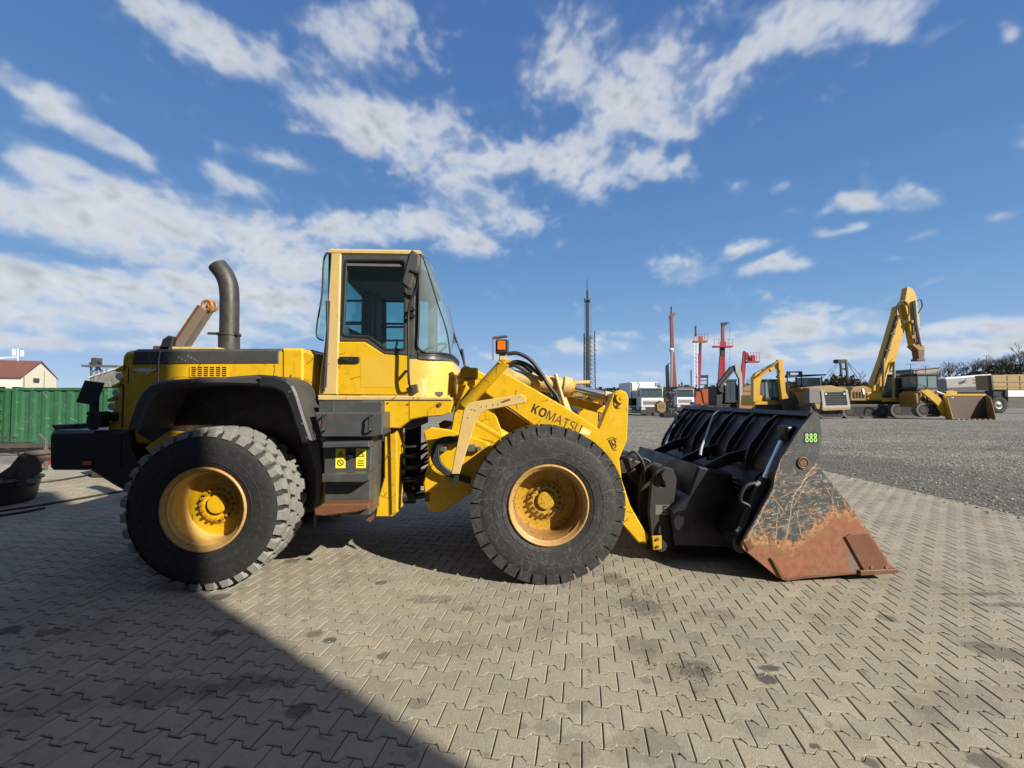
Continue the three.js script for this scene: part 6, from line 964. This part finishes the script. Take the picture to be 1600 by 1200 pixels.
{ // tipper trailers
  const t = yard('tipper_trailer', 'white tipper trailer with lettering parked behind the crawler loader', 'trailer', 1515, 642, G);
  t.add('tipper_body', [t.exg([[1478, 592], [1548, 586], [1549, 613], [1480, 613]], 0, 2.4, .05)], plain('dusty white paint', .42, .41, .39, .6)); t.add('top_rail', t.exg([[1477, 590.5], [1549, 584.5], [1549, 587], [1478, 593]], .05, 2.5, .03), M.white); t.add('lower_skirt', t.exg([[1480, 606], [1548, 603], [1548, 613], [1481, 613]], .03, .05, .01), M.plasticGrey);
  { for (let k = 0; k < 2; k++) t.each('faded_lettering', range(1520, 1541, 9 + k).map((x, i) => t.bx(x, 592.5 + k * 4.6 - .05 * (x - 1520) + (i * 7 % 3) * .4, x + 1.5, 595.2 + k * 4.6 - .05 * (x - 1520) - (i * 5 % 2) * .5, .02, .02, 0)), M.redRust); t.add('wing_mark', [t.exg([[1497, 598], [1506, 594], [1511, 592], [1507, 597], [1513, 596], [1500, 601]], .02, .03, 0)], M.ink); }
  t.add('chassis', t.bx(1484, 613, 1546, 619, -.5, 1.4, .03), M.black); for (const x of [1500, 1516, 1532]) wheelOn(t, x, 633, 9, -.1, .5);
  const u = yard('tipper_lorry', 'tan tipper lorry body on black wheels beside the white trailer', 'lorry', 1585, 646, G);
  u.add('tipper_body', [u.exg([[1549.5, 586], [1690, 583], [1690, 610], [1552, 609]], 0, 2.4, .06)], M.bgTan); u.add('tailgate', u.exg([[1548, 587], [1551, 586], [1554, 610], [1551, 610]], .08, .5, .03), M.plasticGrey); u.add('body_rib', [596, 603].map((y) => u.bx(1553, y, 1690, y + 1.6, .05, .06, .01)), M.bgYellowDark); for (let k = 0; k < 6; k++) u.add('side_post', u.bx(1574 + k * 20, 587, 1576 + k * 20, 609, .06, .08, .01), M.bgTan);
  u.add('side_box', u.bx(1575, 610, 1640, 620, .1, .8, .03), M.white); u.add('chassis', u.bx(1552, 610, 1690, 624, -.3, 1.2, .03), M.black); wheelOn(u, 1562, 632, 13, .2, .6); wheelOn(u, 1640, 633, 13, .2, .6); u.add('underride_bar', [u.bx(1575, 620, 1600, 628, 0, .3, .02)], M.mud);
}
// ------------------------------------------------------------------ hedges, bank and bare trees beyond the yard
{
  const bank = (x, z) => { const d = -z, px = CX + F * x / d; return slopeY(d) - .1 + smooth(1340, 1560, px) * 7.6 * smooth(108, 140, d) + smooth(900, 1330, px) * 1.4 * smooth(95, 140, d); };
  sheet('bank', [-20, 0, 20, 40, 60, 80, 100, 120, 140, 160, 180, 200, 240, 300, 400, 600], [-96, -104, -112, -122, -134, -148, -165, -190, -240, -400], bank, M.dirt);
  const R = rng(303);
  function bareTree(seed, spread = 1) {
    const r = rng(seed), trunk = [], twigs = [];
    const grow = (p, dir, len, rad, lvl) => {
      const q = p.clone().addScaledVector(dir, len); (lvl === 0 ? trunk : twigs).push(rod(p, q, rad, rad * .62, lvl < 2 ? 6 : 3));
      if (lvl === 5) return;
      const n = lvl === 0 ? 4 : lvl < 3 ? 3 : 3;
      for (let i = 0; i < n; i++) { const d = dir.clone().add(new THREE.Vector3((r() - .5) * 1.5 * spread, .25 * r() + .05, (r() - .5) * 1.5 * spread)).normalize(); grow(p.clone().lerp(q, lvl === 0 ? .55 + .45 * i / n : .4 + .6 * r()), d, len * (.58 + .22 * r()), rad * .55, lvl + 1); }
    };
    grow(new THREE.Vector3(0, -.1, 0), new THREE.Vector3(.04 * (r() - .5), 1, 0).normalize(), 2.7, .19, 0);
    return { trunk: mergeGeometries(trunk), twigs: mergeGeometries(twigs) };
  }
  M.bark = plain('grey bark', .085, .075, .062, .95); M.twig = plain('bare twigs', .12, .10, .085, .95);
  const kinds = [bareTree(1), bareTree(2, 1.2), bareTree(3, .8)].map((k) => ({ trunk: uvBox(k.trunk), twigs: uvBox(k.twigs) }));
  function plant(x, z, s, kind, label, group, y) {
    const g = new THREE.Group(); g.name = numbered('bare_tree'); g.userData = { label, category: 'tree', group }; g.position.set(x, y ?? bank(x, z), z); g.scale.setScalar(s); g.rotation.y = R() * 6.28;
    for (const [n, geo, m] of [['trunk', kinds[kind].trunk, M.bark], ['crown', kinds[kind].twigs, M.twig]]) { const o = new THREE.Mesh(geo, m); o.name = n; o.castShadow = o.receiveShadow = true; g.add(o); }
    scene.add(g);
  }
  const at = (px, D) => [(px - CX) / F * D, -D];
  const right = [[1452, 150, .72], [1462, 146, .8], [1474, 150, .95], [1484, 142, 1.15], [1492, 150, .9], [1503, 146, .8], [1512, 150, .9], [1520, 144, 1.0], [1528, 150, .95], [1537, 140, 1.0], [1545, 150, 1.0], [1552, 144, .95], [1560, 148, 1.05], [1567, 140, 1.0], [1575, 148, 1.05], [1582, 142, 1.15], [1590, 148, 1.3], [1597, 140, 1.35], [1608, 146, 1.4], [1622, 140, 1.4], [1645, 146, 1.3], [1670, 140, 1.4], [1700, 146, 1.3]];
  right.forEach(([px, D, s], i) => { const [x, z] = at(px, D); plant(x, z, s * 1.3, i % 3, 'leafless tree on the wooded bank behind the tipper trailers', 'bare trees on the wooded bank'); });
  [[1284, 120, .75], [1292, 118, .8], [1301, 124, .85], [1309, 116, .8], [1334, 120, .8], [1342, 116, .85], [1350, 122, .75], [1358, 120, .6], [1276, 122, .6], [1366, 124, .55]].forEach(([px, D, s], i) => { const [x, z] = at(px, D); plant(x, z, s * 1.6, i % 3, 'leafless brown tree beside the steel portal', 'bare trees round the portal'); });
  [[1015, 130, .55], [1028, 126, .6], [1066, 130, .55], [1110, 126, .55], [1122, 130, .6], [1170, 126, .6], [1190, 130, .5], [1236, 126, .45]].forEach(([px, D, s], i) => { const [x, z] = at(px, D); plant(x, z, s * 2.0, i % 3, 'low leafless tree on the skyline between the lifts', 'bare trees on the skyline'); });
  // leafy undergrowth as one mass of small leaf sheets
  const leaf = norm(new THREE.PlaneGeometry(1, .8)); uvBox(leaf);
  function mass(name, n, place, s0, s1, tone, label) {
    const mat = std(name + ' leaves', { color: C(1, 1, 1), roughness: 1, side: THREE.DoubleSide }), im = new THREE.InstancedMesh(leaf, mat, n), o = new THREE.Object3D(), c = new THREE.Color();
    for (let i = 0; i < n; i++) { const [x, y, z] = place(); o.position.set(x, y, z); o.rotation.set(R() * 6, R() * 6, R() * 6); o.scale.setScalar(lerp(s0, s1, R())); o.updateMatrix(); im.setMatrixAt(i, o.matrix); const k = .6 + .8 * R(), t = tone[Math.floor(R() * tone.length)]; im.setColorAt(i, c.setRGB(t[0] * k, t[1] * k, t[2] * k)); }
    im.name = name; im.castShadow = im.receiveShadow = true; im.userData = { kind: 'stuff', label, category: 'undergrowth' }; scene.add(im);
  }
  mass('bank_undergrowth', 26000, () => { const px = 1432 + 330 * R(), D = 122 + 34 * R(), [x, z] = at(px, D), h = (1.1 + 2.0 * smooth(1440, 1560, px)) * (1 + .8 * smp(T8, px * .011, D * .01)); return [x, bank(x, z) + h * Math.pow(R(), .8), z]; }, .35, .8, [[.06, .058, .028], [.09, .07, .045], [.045, .055, .022], [.085, .066, .048]], 'dark scrubby undergrowth covering the bank behind the trailers');
  mass('portal_scrub', 10000, () => { const px = 1268 + 100 * R(), D = 112 + 14 * R(), [x, z] = at(px, D), h = 9.0 * Math.sqrt(Math.max(0, 1 - ((px - 1316) / 52) ** 2)) * (.8 + .6 * smp(T8, px * .02, .3)); return [x, bank(x, z) + h * R(), z]; }, .3, .7, [[.095, .066, .042], [.07, .056, .032], [.05, .052, .024]], 'brown scrub growing round the steel portal');
  mass('skyline_hedge', 14000, () => { const px = 700 + 570 * R(), D = 126 + 10 * R(), [x, z] = at(px, D), h = 5.6 + 3.5 * smp(T8, px * .012, .7); return [x, bank(x, z) + h * R(), z]; }, .4, .9, [[.05, .045, .03], [.035, .04, .02], [.06, .05, .04]], 'low dark hedge along the skyline behind the lifts');
  // conifer beside the portal
  { const [x, z] = at(1284, 112), t = new Thing('conifer', 'small dark conifer beside the steel portal', 'tree', { at: [x, bank(x, z), z] }), r = rng(5), needles = []; t.add('trunk', rod([0, 0, 0], [0, 5.6, 0], .14, .03, 6), M.bark);
    for (let k = 0; k < 260; k++) { const h = .7 + 4.9 * r(), rad = (5.8 - h) * .28 * Math.sqrt(r()), a = r() * 6.28; needles.push(norm(new THREE.ConeGeometry(.16, .5, 3)).rotateZ(1.9).rotateY(-a).translate(Math.cos(a) * rad, h, Math.sin(a) * rad)); } t.add('crown', needles, plain('conifer green', .025, .045, .02, 1)); }
  // lamp posts and long pale buildings on the bank
  for (const [px, py, D, l] of [[1424, 569, 110, 'tall lamp post with two arms behind the big excavator'], [1447, 572, 118, 'lamp post with short crossarm above the pale shed roof'], [1543, 556, 140, 'slim mast among the bare trees on the bank']]) { const [x, z] = at(px, D), y = bank(x, z), t = new Thing('lamp_post', l, 'lamp post', { at: [x, y, z] }), top = t.P(px, py, 0).y; t.add('pole', rod([0, 0, 0], [0, top, 0], .11, .08, 7), M.plasticGrey); t.add('arm', bar([-.8, top, 0], [.8, top, 0], .10, .16), M.plasticGrey); for (const s of [-1, 1]) t.add('lamp_head', box(s * .8 - .3, top - .08, -.12, s * .8 + .3, top + .06, .12, .02), M.plasticGrey); }
  { const [x, z] = at(1445, 150), t = new Thing('shed', 'long pale shed roof showing over the crawler loader cab', 'building', { at: [x, bank(x, z) - .3, z] }); t.add('wall', t.exg([[1428, 592], [1428, 578], [1470, 574], [1470, 592]], 0, 8, 0), plain('pale shed wall', .42, .40, .38, .7)); t.add('roof', t.exg([[1426, 578.5], [1471, 574.2], [1471, 572.6], [1426, 577]], .4, 9, .02), plain('pale shed roof', .34, .35, .36, .6)); t.add('door', t.bx(1430, 577.5, 1434, 590, .05, .04, 0), M.redRust); }
  { const [x, z] = at(1590, 152), t = new Thing('flat_roofed_hall', 'dark flat roofed hall with pale eaves on the bank', 'building', { at: [x, bank(x, z) - .4, z] }); t.add('wall', t.exg([[1577, 590], [1579, 570], [1690, 565], [1690, 590]], 0, 9, 0), plain('dark hall wall', .05, .05, .048, .8)); t.add('roof', t.exg([[1576, 570], [1692, 565], [1692, 563.4], [1576, 568.6]], .5, 10, .02), plain('grey hall roof', .12, .12, .12, .7)); }
  // leafless shrub beside the container
  { const r = rng(19), g = [], c0 = groundAt(180, 690), t = new Thing('bare_shrub', 'pale twiggy leafless shrub between the container and the loader', 'shrub', { at: [(182 - CX) / F * 15.5, slopeY(15.5), -15.5] });
    t.add('stem', [0, 1, 2, 3, 4].map((k) => rod([0, 0, 0], [(r() - .5) * .9, 1.2 + r() * .5, (r() - .5) * .9], .03, .015, 5)), M.bark);
    for (let k = 0; k < 1300; k++) { const h = .5 + 2.0 * r(), rad = .85 * Math.sqrt(r()) * Math.sqrt(Math.max(.05, 1 - ((h - 1.5) / 1.15) ** 2)), a = r() * 6.28, p = [Math.cos(a) * rad, h, Math.sin(a) * rad], d = [(r() - .5) * .4, .05 + .25 * r(), (r() - .5) * .4]; g.push(rod(p, [p[0] + d[0], p[1] + d[1], p[2] + d[2]], .007, .004, 3)); } t.add('crown', g, plain('pale twigs', .30, .28, .24, 1)); }
}
renderer.render(scene, camera);
